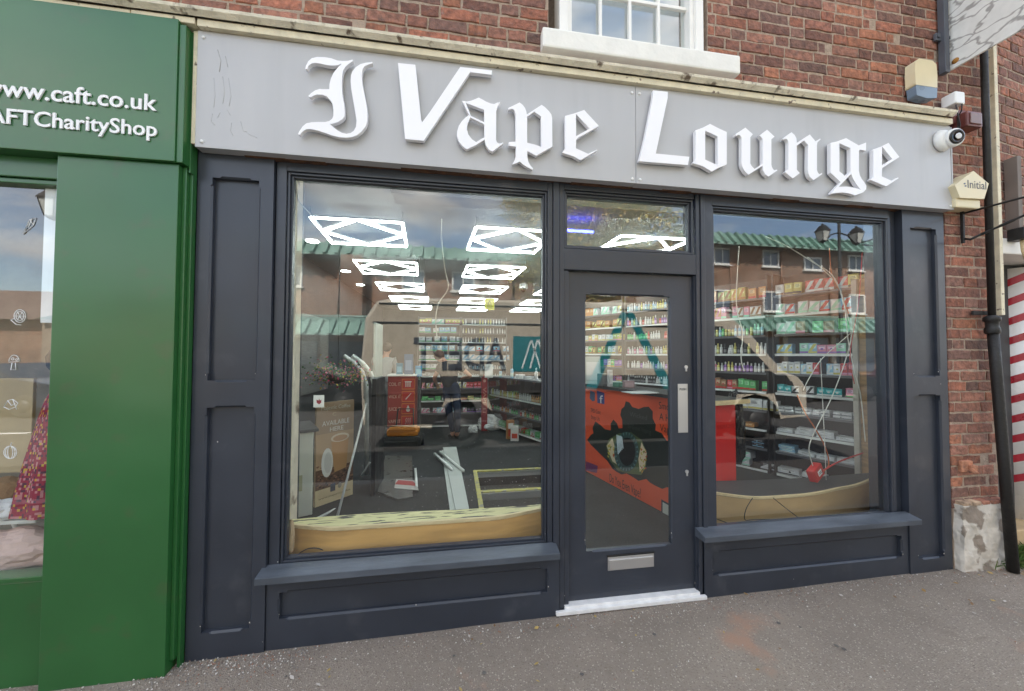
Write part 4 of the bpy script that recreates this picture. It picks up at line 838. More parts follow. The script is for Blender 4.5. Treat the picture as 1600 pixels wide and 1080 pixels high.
# street lamp and tree
def lantern(mb_f, mb_g, x, y, z):
    M4 = None; s = .20
    for (za,ra,zb,rb,gl) in ((z-.42,.12,z,.21,True),(z,.24,z+.05,.23,False),(z+.05,.22,z+.25,.10,False),(z+.25,.05,z+.36,.02,False),(z-.50,.05,z-.42,.13,False)):
        vs = [(x+ra*math.cos(R(45+90*k))*1.2,y+ra*math.sin(R(45+90*k))*1.2,za) for k in range(4)]+[(x+rb*math.cos(R(45+90*k))*1.2,y+rb*math.sin(R(45+90*k))*1.2,zb) for k in range(4)]
        (mb_g if gl else mb_f).add(vs, [(0,1,5,4),(1,2,6,5),(2,3,7,6),(3,0,4,7),(3,2,1,0),(4,5,6,7)])
        if gl:
            for k in range(4): mb_f.tube([vs[k],vs[k+4]], .014, 4)
def street_lamp(x, y, z, label, arms):
    t = thing('street_lamp', label, 'street lamp', (x,y,-.1), 'lantern street lamps'); f_ = MB(); g_ = MB()
    b = MB(); b.tube([(x,y,-.1),(x,y,.9),(x,y,.95),(x,y,z+.5)], [.13,.12,.08,.05], 12); b.lathe([(.02,0),(.08,.05),(.05,.12),(.01,.22)], (x,y,z+.5), 12); b.build('post', IRON, t)
    b = MB()
    for a in arms: b.tube([(x,y,z-.1),(x+a*.5,y,z-.22),(x+a,y,z-.62)], .03, 8); b.tube([(x,y,z-.5),(x+a*.6,y,z-.45),(x+a,y,z-.55)], .018, 6)
    b.build('arm', IRON, t)
    for a in arms: f_ = MB(); g_ = MB(); lantern(f_, g_, x+a, y, z-.1); o_ = f_.build('lantern', IRON, t); g_.build('lantern_glass', mat('lantern_glass', (.55,.56,.52), .2), o_)
lp = PY(1311,360,11.2); street_lamp(lp.x, mirY(11.2), lp.z, 'black twin lantern street lamp mirrored in the right window', (-.85,.9))
lp = PY(78,315,9); street_lamp(lp.x+.72, mirY(9), lp.z+.1, 'black lantern street lamp mirrored in the charity shop glass', (.0-.55,.8))
def tree(x, y, h, crown, label, nleaf, seed):
    rs = random.Random(seed); t = thing('street_tree', label, 'tree', (x,y,-.05)); b = MB()
    b.tube([(x,y,-.1),(x+.05,y,h*.3),(x-.05,y+.05,h*.55),(x+.1,y,h*.85)], [.17,.13,.10,.04], 10); tips = []
    for k in range(26):
        z0 = h*rs.uniform(.32,.8); a = rs.uniform(0,6.28); L_ = crown*rs.uniform(.6,1.0)*(1-.5*(z0/h-.3)); p0 = Vector((x,y,z0)); p1 = p0+Vector((math.cos(a)*L_*.5,math.sin(a)*L_*.5,L_*.35)); p2 = p0+Vector((math.cos(a)*L_,math.sin(a)*L_,L_*rs.uniform(.1,.7)))
        b.tube([p0,p1,p2], [.05,.03,.01], 6); tips += [(p0*.3+p1*.7),p1,(p1+p2)/2,p2,p2]
    tk = b.build('trunk', mat('bark', (.12,.09,.07), .9, var=.4, bump=.6), t); b = MB()
    for i in range(nleaf):
        c = rs.choice(tips)+Vector((rs.gauss(0,.42),rs.gauss(0,.42),rs.gauss(0,.34)))
        s = rs.uniform(.045,.085); d1 = Vector((rs.gauss(0,1),rs.gauss(0,1),rs.gauss(0,.7))).normalized(); d2 = d1.orthogonal().normalized()
        b.add([c-d1*s,c+d2*s*.45,c+d1*s*1.1,c-d2*s*.45], [(0,1,2,3)], rs.choice([(.50,.42,.10),(.34,.36,.09),(.62,.44,.12),(.20,.22,.06),(.70,.52,.20)]))
    b.build('crown', FABRIC, t)
tp_ = PY(905,330,10.5); tree(tp_.x, mirY(10.5), 8.8, 3.7, 'street tree with yellowing leaves mirrored above the shop door', 30000, 5)
# ================================================================== SHOP INTERIOR: shell
CARPET = mat('charcoal_carpet', (.030,.031,.032), .95, var=.2, vscale=3, bump=.8, bscale=260, col2=(.09,.09,.088), c2scale=90, c2range=(.66,.70), rvar=0)
CEIL = mat('grey_white_ceiling', (.30,.305,.305), .7, var=.04, vscale=2)
DARKW = mat('dark_wall', (.055,.055,.058), .7, var=.2)
b = MB(); hx0, hx1, hy0, hy1 = .30, 1.30, 1.35, 2.70
M = Matrix(((1,0,0,0),(0,1,0,0),(0,0,1,-.0),(0,0,0,1)))
b.poly([(-1.36,.2),(4.8,.2),(4.8,10.6),(-2.4,10.6),(-2.4,1.4),(-1.36,1.4)], [[(hx0,hy0),(hx1,hy0),(hx1,hy1),(hx0,hy1)]], Matrix.Translation((0,0,.006)), .0)
struct(b.build('floor', CARPET))
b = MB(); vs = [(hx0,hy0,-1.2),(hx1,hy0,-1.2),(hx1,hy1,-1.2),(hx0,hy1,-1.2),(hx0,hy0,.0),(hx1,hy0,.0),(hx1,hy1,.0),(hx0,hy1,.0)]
b.add(vs, [(0,1,2,3),(0,4,5,1),(1,5,6,2),(2,6,7,3),(3,7,4,0)]); struct(b.build('cellar_pit', mat('pit_shade_colour', (.02,.019,.018), .9, var=.4, bump=.6)))  # near-black colour paints the darkness inside the pit
b = MB(); b.box((-2.4,1.4,3.11),(4.8,10.6,3.3)); b.box((-1.36,.2,3.11),(4.8,1.4,3.3)); b.box((-1.36,.13,2.66),(4.8,.2,3.3)); struct(b.build('ceiling', CEIL))
b = MB(); b.box((-2.5,1.40,-.1),(-2.4,10.6,3.11)); b.box((-1.40,.1,-.1),(-1.36,1.36,3.11)); b.box((-2.4,1.36,-.1),(-1.36,1.40,3.11)); b.box((-1.36,.1,-.1),(-.99,.2,2.66)); b.box((4.8,.2,-.1),(4.9,10.6,3.11)); b.box((-2.4,10.6,-.1),(4.8,10.7,3.11))
b.box((3.7,.27,-.1),(4.8,.30,2.66)); struct(b.build('wall', DARKW))
b = MB(); b.bbox((-.6,1.35,3.05),(4.8,1.6,3.11),.01); struct(b.build('beam', CEIL))
# splayed plaster reveal at the right-hand side
b = MB(); vs = []
PLASTER = mat('bare_plaster', (.60,.53,.42), .9, var=.2, vscale=6, bump=.9, bscale=18, col2=(.17,.12,.09), c2scale=5.5, c2range=(.60,.68))
for z in (.0,2.66): vs += [(3.10,.125,z),(3.155,.125,z),(3.36,.38,z),(3.75,.38,z),(3.75,.125,z)]
b.add(vs, [(i,(i+1)%5,(i+1)%5+5,i+5) for i in range(5)]+[(0,1,2,3,4)]); o = b.build('plaster_reveal', PLASTER, fixn=True); struct(o)
b = MB(); b.box((-1.0,.125,.0),(-.96,.35,2.66)); struct(b.build('plaster_reveal', PLASTER))
crumple('torn_packing', mat('torn_card', (.42,.30,.18), .9, bump=.8), -.905, .13, .44, .02, .03, .12, 9, 'torn brown packing wedged at the left end of the pale ledge', 'packing', 3, .4)

# light fittings
LEDM = mat('led_tube', (1,1,1), .5, emit=(.90,1.0,.97), estr=6.5)
LEDF = mat('led_tube_soft', (1,1,1), .5, emit=(.90,1.0,.97), estr=2.8)
def light_panel(x, y, w_, d_, sk, label, LEDM=LEDM):
    t = thing('ceiling_light', label, 'ceiling light', (x,y,2.95), 'framed lozenge lights on the ceiling'); z = 2.99; r_ = .0085
    c = [Vector((x-w_/2,y-d_/2,z)),Vector((x+w_/2,y-d_/2,z)),Vector((x+w_/2-sk,y+d_/2,z)),Vector((x-w_/2-sk,y+d_/2,z))]
    b = MB()
    for i in range(4): b.tube([c[i],c[(i+1)%4]], r_, 6)
    b.build('outer_tube', LEDM, t); m_ = [(c[i]+c[(i+1)%4])/2 for i in range(4)]; b = MB()
    for i in range(4): b.tube([m_[i],m_[(i+1)%4]], r_, 6)
    b.build('lozenge_tube', LEDM, t)
    b = MB()
    for i in range(4):
        for (p_,q_) in ((c[i],c[(i+1)%4]),(m_[i],m_[(i+1)%4])):
            d_ = (q_-p_).normalized(); sd = Vector((-d_.y,d_.x,0))*.021; up_ = Vector((0,0,.012)); u2_ = Vector((0,0,.03))
            b.add([p_-sd+up_,q_-sd+up_,q_+sd+up_,p_+sd+up_,p_-sd+u2_,q_-sd+u2_,q_+sd+u2_,p_+sd+u2_,], [(0,1,2,3),(4,5,6,7),(0,1,5,4),(3,2,6,7)])
    b.build('added_tube_baffle', WPVC, t); b = MB()  # strips added above the tubes to keep their light off the ceiling
    for q in c: b.tube([q,q+Vector((0,0,.12))], .004, 4)
    b.build('hanger', STEEL, t)
rows = [.42,2.42,4.18,5.9,7.6,9.3]; ordn = ['added unseen lamp by the glass','nearest visible','second','third','fourth','farthest']  # first row is added out of view to brighten the front of the shop
for ci,(cx,cn) in enumerate(((-1.05,'left'),(.70,'middle'),(2.45,'right'))):
    for ri, ry in enumerate(rows): (cx > -1.2 and not (ri == 0 and cx < -.8)) and light_panel(cx-.03*(ri-1) + (.0), ry, .94, .9 if ri else .5, .07, 'white lozenge tube light, %s of the %s ceiling row' % (ordn[ri], cn), LEDM if ri < 3 else LEDF)
for k,(px,py) in enumerate(((488,388),(540,432),(563,452))):
    q = PZ(px,py,2.99); t = thing('downlight', 'round white ceiling downlight, %s of three along the left wall' % ['nearest','middle','farthest'][k], 'ceiling light', (q.x,q.y,2.99), 'round downlights along the left wall')
    b = MB(); b.lathe([(.085,0),(.095,-.006),(.095,-.012)], (q.x,q.y,3.10), 20); b.build('trim_ring', WPVC, t); b = MB(); b.lathe([(.075,-.0),(.078,-.004)], (q.x,q.y,3.085), 20); b.build('lamp', LEDM, t)
q = PZ(907,360,2.97); b = MB(); b.tube([(q.x-.15,q.y,2.96),(q.x+.15,q.y,2.96)], .015, 8); tag(b.build('blue_light', mat('blue_led', (0,0,.2), .5, emit=(.03,.04,1), estr=7)), 'small blue glowing strip light on the ceiling above the door', 'ceiling light')
q = PZ(818,450,2.9); t = thing('dome_camera', 'white dome camera under the shop ceiling', 'security camera', (q.x,q.y,2.9))
b = MB(); b.lathe([(.05,.1),(.08,.08),(.09,0),(.07,-.02)], (q.x,q.y,2.9), 16); b.build('housing', WPVC, t); b = MB(); b.lathe([(.065,-.02),(.055,-.06),(.02,-.085),(.005,-.09)], (q.x,q.y,2.9), 16); b.build('dome', BLACK, t)
q = PY(765,476,5.5); b = MB(); b.bbox((q.x-.10,5.5,q.z-.11),(q.x+.10,5.51,q.z+.13),.002,(.55,.52,.03)); tri = [(q.x-.05,q.z),(q.x+.05,q.z),(q.x,q.z+.09)]; b.poly(tri, [[(q.x-.03,q.z+.012),(q.x+.03,q.z+.012),(q.x,q.z+.066)]], Matrix(((1,0,0,0),(0,0,-1,5.498),(0,1,0,0),(0,0,0,1))), 0, (.02,.02,.02))
for k in range(3): b.quad([(q.x-.06,5.498,q.z-.03-k*.025),(q.x+.06,5.498,q.z-.03-k*.025),(q.x+.06,5.498,q.z-.022-k*.025),(q.x-.06,5.498,q.z-.022-k*.025)], (.05,.05,.04))
b.tube([(q.x,5.505,q.z+.13),(q.x,5.505,3.11)], .003, 4); tag(b.build('warning_sign', PRINT), 'yellow warning triangle notice hanging from the ceiling', 'sign')
# ================================================================== window ledges
def ledge(name, front, back, z, zb, mtop, mfront, medge, label):
    t = thing(name, label, 'ledge', (PZ(*front[0],z).x, .2, 0)); F_ = [PZ(px,py,z) for px,py in front]; B_ = [PZ(px,py,z) for px,py in back]
    def sm(P):
        out_ = []
        for i in range(len(P)-1):
            for k in range(5):
                t_ = k/5; p0,p1,p2,p3 = P[max(i-1,0)],P[i],P[i+1],P[min(i+2,len(P)-1)]
                out_.append(.5*((2*p1)+(-p0+p2)*t_+(2*p0-5*p1+4*p2-p3)*t_*t_+(-p0+3*p1-3*p2+p3)*t_**3))
        return out_+[P[-1]]
    F_ = sm(F_); b = MB(); lp_ = [(p.x,max(.13,p.y)) for p in F_]+[(p.x,p.y) for p in B_]; b.poly(lp_, [], Matrix.Translation((0,0,z)), .018); b.build('ledge_top', mtop, t)
    b = MB(); n_ = len(F_)
    for i in range(n_): p = F_[i]; b.v += [(p.x,max(.13,p.y)-.006,z-.014),(p.x,max(.13,p.y)-.006,z+.004),(p.x,max(.13,p.y)+.012,z+.004)]
    for i in range(n_-1):
        for k in (0,1): b.f.append((3*i+k,3*i+3+k,3*i+4+k,3*i+1+k)); b.c.append((1,1,1)); b.sm.append(False)
    b.build('edge_strip', medge, t)
    b = MB()
    for i in range(n_): p = F_[i]; b.v += [(p.x,max(.13,p.y)+.002,zb),(p.x,max(.13,p.y)+.002,z-.018)]
    for i in range(n_-1): b.f.append((2*i,2*i+2,2*i+3,2*i+1)); b.c.append((1,1,1)); b.sm.append(True)
    b.build('ledge_front', mfront, t); return t
ledge('display_ledge', [(452,820),(500,824),(560,829),(610,831),(650,829),(700,822),(770,810),(849,794)], [(849,788),(780,793),(700,797),(600,801),(520,806),(452,812)], .555, .2, LEDGE, PLY, PLYEDGE, 'bowed plywood window ledge with flaking pale top in the left window')
LT = ledge('display_ledge', [(1106,768),(1140,773),(1180,777),(1225,775),(1270,771),(1310,763),(1340,757),(1372,744)], [(1372,738),(1330,741),(1250,747),(1180,750),(1106,752)], .50, .15, mat('grey_mottled_laminate', (.045,.045,.047), .6, var=.5, vscale=60), mat('ply_dull', (.46,.30,.14), .6, var=.12, vscale=2.5, stretch=(1,1,4)), PLYEDGE, 'bowed plywood window ledge with dark mottled top in the right window')
b = MB(); q = PY(1113,795,.2); b.bbox((1.69,.14,.43),(1.72,.2,.52),.002); tag(b.build('wood_block', WPVC), 'small white block at the left end of the right window ledge', 'block')
def cable(name, pts, r, m, label, Y=None, grp=None, ys=None):
    P_ = [PY(p[0],p[1],(ys[i] if ys else Y)) for i,p in enumerate(pts)]; O_ = []
    for i in range(len(P_)-1):
        p0,p1,p2,p3 = P_[max(i-1,0)],P_[i],P_[i+1],P_[min(i+2,len(P_)-1)]
        for k in range(6): t_ = k/6; O_.append(.5*((2*p1)+(-p0+p2)*t_+(2*p0-5*p1+4*p2-p3)*t_*t_+(-p0+3*p1-3*p2+p3)*t_**3))
    O_.append(P_[-1]); mb_ = MB(); mb_.tube(O_, r, 6); return tag(mb_.build(name, m), label, 'cable', grp)
WCAB = mat('white_cable', (.62,.60,.55), .5); RCAB = mat('red_cable', (.45,.02,.02), .4); OCAB = mat('orange_cable', (.50,.12,.03), .4)
cable('cable', [(690,342),(690,375),(695,420),(700,450),(685,475),(681,500),(683,530)], .005, WCAB, 'white cable dangling from the ceiling in the left window', .9)
cable('cable', [(462,292),(468,315),(485,335),(498,352)], .003, WCAB, 'thin pale cable strung from the top left corner of the left window', .15)
cable('cable', [(1155,385),(1152,430),(1151,480),(1160,520),(1158,560),(1163,580)], .004, WCAB, 'white cable hanging at the left side of the right window', .5)
cable('cable', [(1196,370),(1230,385),(1270,410),(1300,430),(1318,470),(1325,530),(1335,580),(1345,620),(1352,690)], .004, WCAB, 'long white cable sagging across the right window to the plaster', .45)
cable('cable', [(1262,402),(1290,425),(1308,445),(1320,480),(1330,520),(1322,560),(1300,620),(1275,670),(1264,700),(1270,728)], .004, WCAB, 'white cable drooping onto the red box in the right window', .5)
cable('cable', [(1296,388),(1300,430),(1315,460),(1326,490)], .003, OCAB, 'short orange cable near the top of the right window', .46)
cable('cable', [(1347,395),(1345,430),(1342,470),(1335,510),(1328,560),(1335,600)], .003, RCAB, 'red cable hanging down the right side of the right window', .42)
cable('cable', [(1246,618),(1258,645),(1275,672),(1290,700),(1295,725),(1286,738)], .005, OCAB, 'orange cable curving down behind the red box', .55)
cable('cable', [(1330,520),(1285,560),(1265,590),(1255,610)], .003, WCAB, 'thin pale cable crossing the shelves in the right window', .5)
cable('cable', [(1282,560),(1285,620),(1288,680),(1291,750)], .003, WCAB, 'straight thin white cable beside the orange cable', .52)
cable('cable', [(1287,735),(1310,722),(1348,708)], .006, RCAB, 'taut red cable running from the red box to the plaster', .5)
cable('cable', [(1176,778),(1166,795),(1164,812),(1180,812),(1245,811)], .003, BLACK, 'black cable looped over the front of the right window ledge', .2)
cable('cable', [(1208,778),(1225,792),(1246,808)], .003, BLACK, 'black cable slanting down the front of the right window ledge', .21)
cable('cable', [(1112,808),(1125,813),(1136,817)], .003, BLACK, 'short black cable at the lower left corner of the right window', .16)
cable('cable', [(466,866),(480,858),(497,857),(515,864)], .003, BLACK, 'black cable arching over the front of the left window ledge', .15)
cable('cable', [(1366,806),(1380,800),(1392,792)], .003, BLACK, 'black cable lying at the foot of the bare plaster', .13)
q = PY(1274,738,.5); t = thing('red_box', 'small red box with a white label hanging among cables in the right window', 'box', (q.x,.5,q.z))
Mr = Matrix.Translation(q) @ Matrix.Rotation(R(-22),4,'Y') @ Matrix.Rotation(R(20),4,'Z')
b = MB(); b.bbox((-.075,-.03,-.05),(.075,.03,.05),.008,(.5,.01,.01),Mr); b.build('case', PRINT, t); b = MB(); b.bbox((-.03,-.034,-.02),(.03,-.031,.022),.001,(.75,.75,.75),Mr)
for k in range(2): b.box((-.022,-.0355,-.006+k*.012),(.022,-.0345,-.001+k*.012),(.1,.1,.1),Mr)
b.build('label_plate', PRINT, t)

# ================================================================== SHOP INTERIOR: goods
def copy_tree(o, parent=None):
    c = o.copy(); COL.objects.link(c); c.parent = parent
    for ch in list(o.children): copy_tree(ch, c)
    return c
PAL = {'white':(.62,.63,.65),'pale blue':(.25,.45,.62),'pink':(.62,.22,.32),'green':(.10,.42,.14),'yellow':(.52,.45,.12),'orange':(.50,.22,.07),'purple':(.25,.12,.40),'red':(.48,.03,.03),'mint':(.30,.60,.45),'black':(.03,.03,.035),'brown':(.25,.13,.06),'teal':(.03,.30,.32)}
PROTO = {}
def proto_box(colr, w_, d_, h_):
    key = ('b',colr,round(w_,2),round(h_,2))
    if key in PROTO: return PROTO[key]
    rs = random.Random(str(key)); c = PAL[colr]; b = MB(); b.bbox((-w_/2,0,0),(w_/2,d_,h_),.002,c)
    c2 = PAL[rs.choice(list(PAL))]; lt = tuple(min(.75,v*1.6+.15) for v in c); y = -.0012
    b.quad([(-w_*.5,y,h_*.04),(w_*.5,y,h_*.04),(w_*.5,y,h_*.22),(-w_*.5,y,h_*.22)], c2)
    b.quad([(-w_*.34,y,h_*.5),(w_*.34,y,h_*.5),(w_*.34,y,h_*.86),(-w_*.34,y,h_*.86)], lt)
    k_ = rs.choice([0,1,2]); dk = (.05,.05,.07)
    if k_ == 0:
        for q_ in (.56,.66,.76): b.quad([(-w_*.28,y-.0006,h_*q_),(w_*rs.uniform(-.05,.28),y-.0006,h_*q_),(w_*rs.uniform(.0,.28),y-.0006,h_*(q_+.04)),(-w_*.28,y-.0006,h_*(q_+.04))], dk)
    elif k_ == 1: b.lathe([(min(w_,h_)*.17,0),(min(w_,h_)*.16,.001)], (rs.uniform(-.1,.1)*w_,y-.0004,h_*.52), 12, c2, M=Matrix.Rotation(R(90),4,'X')); b.quad([(-w_*.3,y-.0006,h_*.80),(w_*.3,y-.0006,h_*.80),(w_*.3,y-.0006,h_*.84),(-w_*.3,y-.0006,h_*.84)], dk)
    else: b.quad([(-w_*.5,y-.0006,h_*.24),(-w_*.1,y-.0006,h_*.24),(w_*.5,y-.0006,h_*.95),(w_*.1,y-.0006,h_*.95)], c2)
    me = b.build('p', PRINT); m = me.data; bpy.data.objects.remove(me); PROTO[key] = m; return m
def proto_bottle(colr, h_=.115, r_=.017):
    key = ('t',colr,round(h_,3))
    if key in PROTO: return PROTO[key]
    rs = random.Random(str(key)); c = PAL[colr]; lt = tuple(min(.75,v*1.5+.2) for v in c); capc = rs.choice([(.02,.02,.02),(.6,.6,.6),c])
    b = MB(); b.lathe([(r_*.95,0),(r_,.004),(r_,h_*.12),(r_*1.02,h_*.13),(r_*1.02,h_*.42),(r_*1.02,h_*.60),(r_,h_*.61),(r_,h_*.66),(r_*.5,h_*.72),(r_*.55,h_*.74),(r_*.5,h_*.97),(r_*.3,h_)], n=10, cols=[c,c,lt,lt,c,lt,c,c,capc,capc,capc])
    me = b.build('p', PRINT); m = me.data; bpy.data.objects.remove(me); PROTO[key] = m; return m
KEEP = {}
def put(mesh, name, cat, P_, rz, label, group):
    o = bpy.data.objects.new(name, mesh); COL.objects.link(o); o.location = P_; o.rotation_euler = (0,(random.choice([-1,1])*random.uniform(.06,.16) if random.random() < .06 else 0),rz); o.scale = (1,1,random.uniform(.86,1.08)) if 'flat' not in label else (1,1,1); tag(o, label, cat, group); return o
NTH = ['bottom','second','third','fourth','fifth','sixth','seventh','eighth','ninth','top']
def shelf_unit(A, B, label, levels, dp=.32, top=2.6, name='shelf_unit', short='', fill=None, mcol=None, mshelf=None, z0=0, price=True):
    """shelving with its front edge from A to B (plan points); goods fill each level"""
    A = Vector((A[0],A[1],0)); B = Vector((B[0],B[1],0)); ux = (B-A).normalized(); W = (B-A).length
    ny = Vector((-ux.y, ux.x, 0)); rz = math.atan2(ux.y, ux.x); t = thing(name, label, 'shelves', A, 'shelving units in the shop' if 'shelv' in label else None)
    Mx_ = Matrix.Translation(A) @ Matrix.Rotation(rz, 4, 'Z')
    mc = mcol or BLACK
    for xx in (0, W-.02): b = MB(); b.bbox((xx,0,z0),(xx+.02,dp,top),.002,M=Mx_); b.build('side_panel', mc, t)
    b = MB(); b.box((.02,dp-.012,z0),(W-.02,dp,top),M=Mx_); b.build('back_panel', mc, t)
    for li, z in enumerate(levels):
        b = MB(); b.bbox((.021,.004,z-.018),(W-.021,dp-.013,z),.002,M=Mx_); s_ = b.build('shelf', mshelf or mc, t)
        if price: b = MB(); b.box((.03,-.001,z-.03),(W-.03,.003,z-.002),M=Mx_); b.build('price_strip', WPVC if li % 2 == 0 else mat('smoky_strip',(.12,.12,.13),.4), s_)
        if not fill or li >= len(fill) or not fill[li]: continue
        ci_ = 0; kind, cols, sz, dens = fill[li]; rs = random.Random(li*7+int(A.x*31)); x = .035; grp = 'goods on the %s shelf of the %s' % (NTH[min(li,9)], short)
        while x < W-.05:
            cn = rs.choice(cols) if rs.random() < .5 else cols[int(x/W*len(cols)) % len(cols)]; ci_ += 1; od = '%d%s from the left, %s shelf of the %s' % (ci_, 'th' if 10 <= ci_ % 100 <= 20 else {1:'st',2:'nd',3:'rd'}.get(ci_ % 10,'th'), NTH[min(li,9)], short)
            if kind == 'bottle':
                m_ = proto_bottle(cn, sz); w_ = .045
                put(m_, 'bottle', 'bottle', Mx_ @ Vector((x+.02,.03+rs.uniform(0,.012),z+.001)), rz+rs.uniform(-.5,.5), 'small %s bottle, %s' % (cn, od), grp)
                x += w_*rs.uniform(.9,1.1)/dens + (rs.uniform(.03,.10) if rs.random() < .06 else 0)
            elif kind == 'box':
                w_, h_ = sz; w2 = w_; m_ = proto_box(cn, w_, .1, h_)
                put(m_, 'product_box', 'product box', Mx_ @ Vector((x+w_/2,.02+rs.uniform(0,.03),z+.001)), rz+rs.uniform(-.05,.05), '%s upright box, %s' % (cn, od), grp)
                x += w_*1.04+rs.choice([0,0,.0,.03,.0,.0,.07])/dens
            elif kind == 'flat':
                w_, h_ = sz; k = rs.choice([1,2,2,1])
                for j in range(k):
                    m_ = proto_box(cn, w_, .15, h_)
                    put(m_, 'product_box', 'product box', Mx_ @ Vector((x+w_/2+rs.uniform(-.01,.01),.03+rs.uniform(0,.03),z+.001+j*(h_+.001))), rz+rs.uniform(-.12,.12), '%s %s flat box, %s' % (['lower','upper'][j], cn, od), grp)
                x += w_*1.15/dens
    return t
lv = [.05,.33,.58,.83,1.08,1.33,1.58,1.83,2.08,2.33]
G_ = ['green','mint','pale blue','white']
shelf_unit((4.08,2.02),(4.50,1.09), 'black shelving of white cartons nearest the right window', lv, short='right window shelving', top=2.62, fill=[
 ('flat',['white','white'],(.22,.07),1),('flat',['white','pale blue','orange'],(.17,.04),1),('flat',['white','white','red'],(.17,.035),1),('flat',['white'],(.16,.035),1),
 ('box',['white','teal','pink'],(.075,.10),1),('box',['white','pale blue','red','white'],(.06,.14),1),('box',['pale blue','mint','pink','orange','red'],(.085,.12),1),('box',['white','mint','green','brown','purple','green'],(.10,.15),1),('box',['white','white','pale blue'],(.10,.15),1),('box',['yellow','red','white'],(.09,.14),1)], mshelf=mat('grey_shelf',(.30,.30,.31),.5))
shelf_unit((3.56,2.99),(4.06,2.06), 'black shelving of bright cartons above small bottles, between the counter and white cartons', lv, short='counter end shelving', top=2.62, fill=[
 ('flat',['white','black'],(.18,.09),.7),('flat',['orange','black'],(.14,.05),.6),('flat',['black','orange'],(.15,.05),.5),('box',['white'],(.17,.13),.3),
 ('box',['red','red','brown','green','green'],(.07,.14),1),('bottle',['red','pink','yellow','purple','white'],.13,1),('bottle',['yellow','white','black'],.14,1),('bottle',['green','mint','yellow','pale blue','red'],.15,1),('box',['brown','orange','pink','white'],(.07,.16),1),('box',['orange','yellow','brown'],(.09,.16),1)])
shelf_unit((3.02,4.02),(3.54,3.04), 'black shelving of small bottles in the middle of the counter wall', lv, short='middle counter shelving', top=2.62, fill=[None,None,None,None,
 ('bottle',['black','white'],.12,1),('bottle',['white','white','purple'],.12,1),('bottle',['pink','white','yellow'],.13,1),('bottle',['green','white','red'],.13,1),('bottle',['red','white','purple','yellow'],.14,1),('bottle',['white','yellow','pale blue'],.14,1)], mcol=mat('grey_shelf_back',(.13,.12,.11),.6))
shelf_unit((2.46,5.02),(3.00,4.06), 'black shelving of coloured cartons at the far end of the counter wall', lv, short='far counter shelving', top=2.62, fill=[None,None,None,None,
 ('box',['pink','white','brown'],(.06,.1),1),('box',['white','green','purple'],(.08,.14),1),('box',['green','yellow','white'],(.08,.14),1),('box',['white','yellow'],(.08,.12),1),('box',['orange','yellow'],(.10,.14),1),('box',['orange','white','yellow'],(.10,.15),1)], mcol=MATS['grey_shelf_back'])
# back wall display of pale packets
shelf_unit((-1.0,8.0),(.15,8.0), 'grey shelving of pale packets on the back wall, left unit', [.9,1.15,1.40,1.65,1.90,2.15,2.4], short='left back wall shelving', top=2.6, mcol=mat('grey_melamine',(.16,.16,.16),.6), fill=[
 ('box',['white','pale blue','white'],(.15,.15),1)]*6+[('box',['white','yellow'],(.16,.14),.8)])
shelf_unit((.17,8.0),(1.45,8.0), 'grey shelving of pale packets on the back wall, right unit', [.9,1.15,1.40,1.65,1.90,2.15,2.4], short='right back wall shelving', top=2.6, mcol=MATS['grey_melamine'], fill=[
 ('bottle',['white','pale blue','white'],.12,.8)]*2+[('box',['white','white','pale blue'],(.17,.15),.8)]*2+[('bottle',['white','yellow','white'],.14,.6)]*3)
shelf_unit((-.72,5.70),(.62,5.70), 'low white display counter full of small packets at the back', [.06,.32,.58,.84,1.10], dp=.4, top=1.10, short='back counter', mcol=MATS['grey_melamine'], fill=[
 None,('box',['white','pale blue','black'],(.08,.10),1),('flat',['yellow','white','orange','green'],(.12,.04),1),('box',['brown','white','red'],(.07,.12),1),None])
shelf_unit((.72,5.62),(1.50,3.82), 'glass fronted display counter of small goods on the right', [.10,.42,.72,1.10], dp=.45, top=1.10, short='glass display counter', mcol=mat('dark_brown_board',(.06,.035,.025),.6), mshelf=MATS['grey_shelf'], fill=[
 ('box',['green','green','red','white'],(.12,.10),1),('bottle',['green','white','orange','red'],.10,.6),('bottle',['white','yellow','white','orange'],.12,.7),None])
b = MB(); A_ = Vector((.72,5.62,0)); B_ = Vector((1.50,3.82,0)); u_ = (B_-A_).normalized(); n_ = Vector((-u_.y,u_.x,0))*-.012
b.add([A_+n_+Vector((0,0,.12)),B_+n_+Vector((0,0,.12)),B_+n_+Vector((0,0,1.08)),A_+n_+Vector((0,0,1.08))], [(0,1,2,3)]); b.build('counter_glass', GLASSU, bpy.data.objects['shelf_unit.007'])
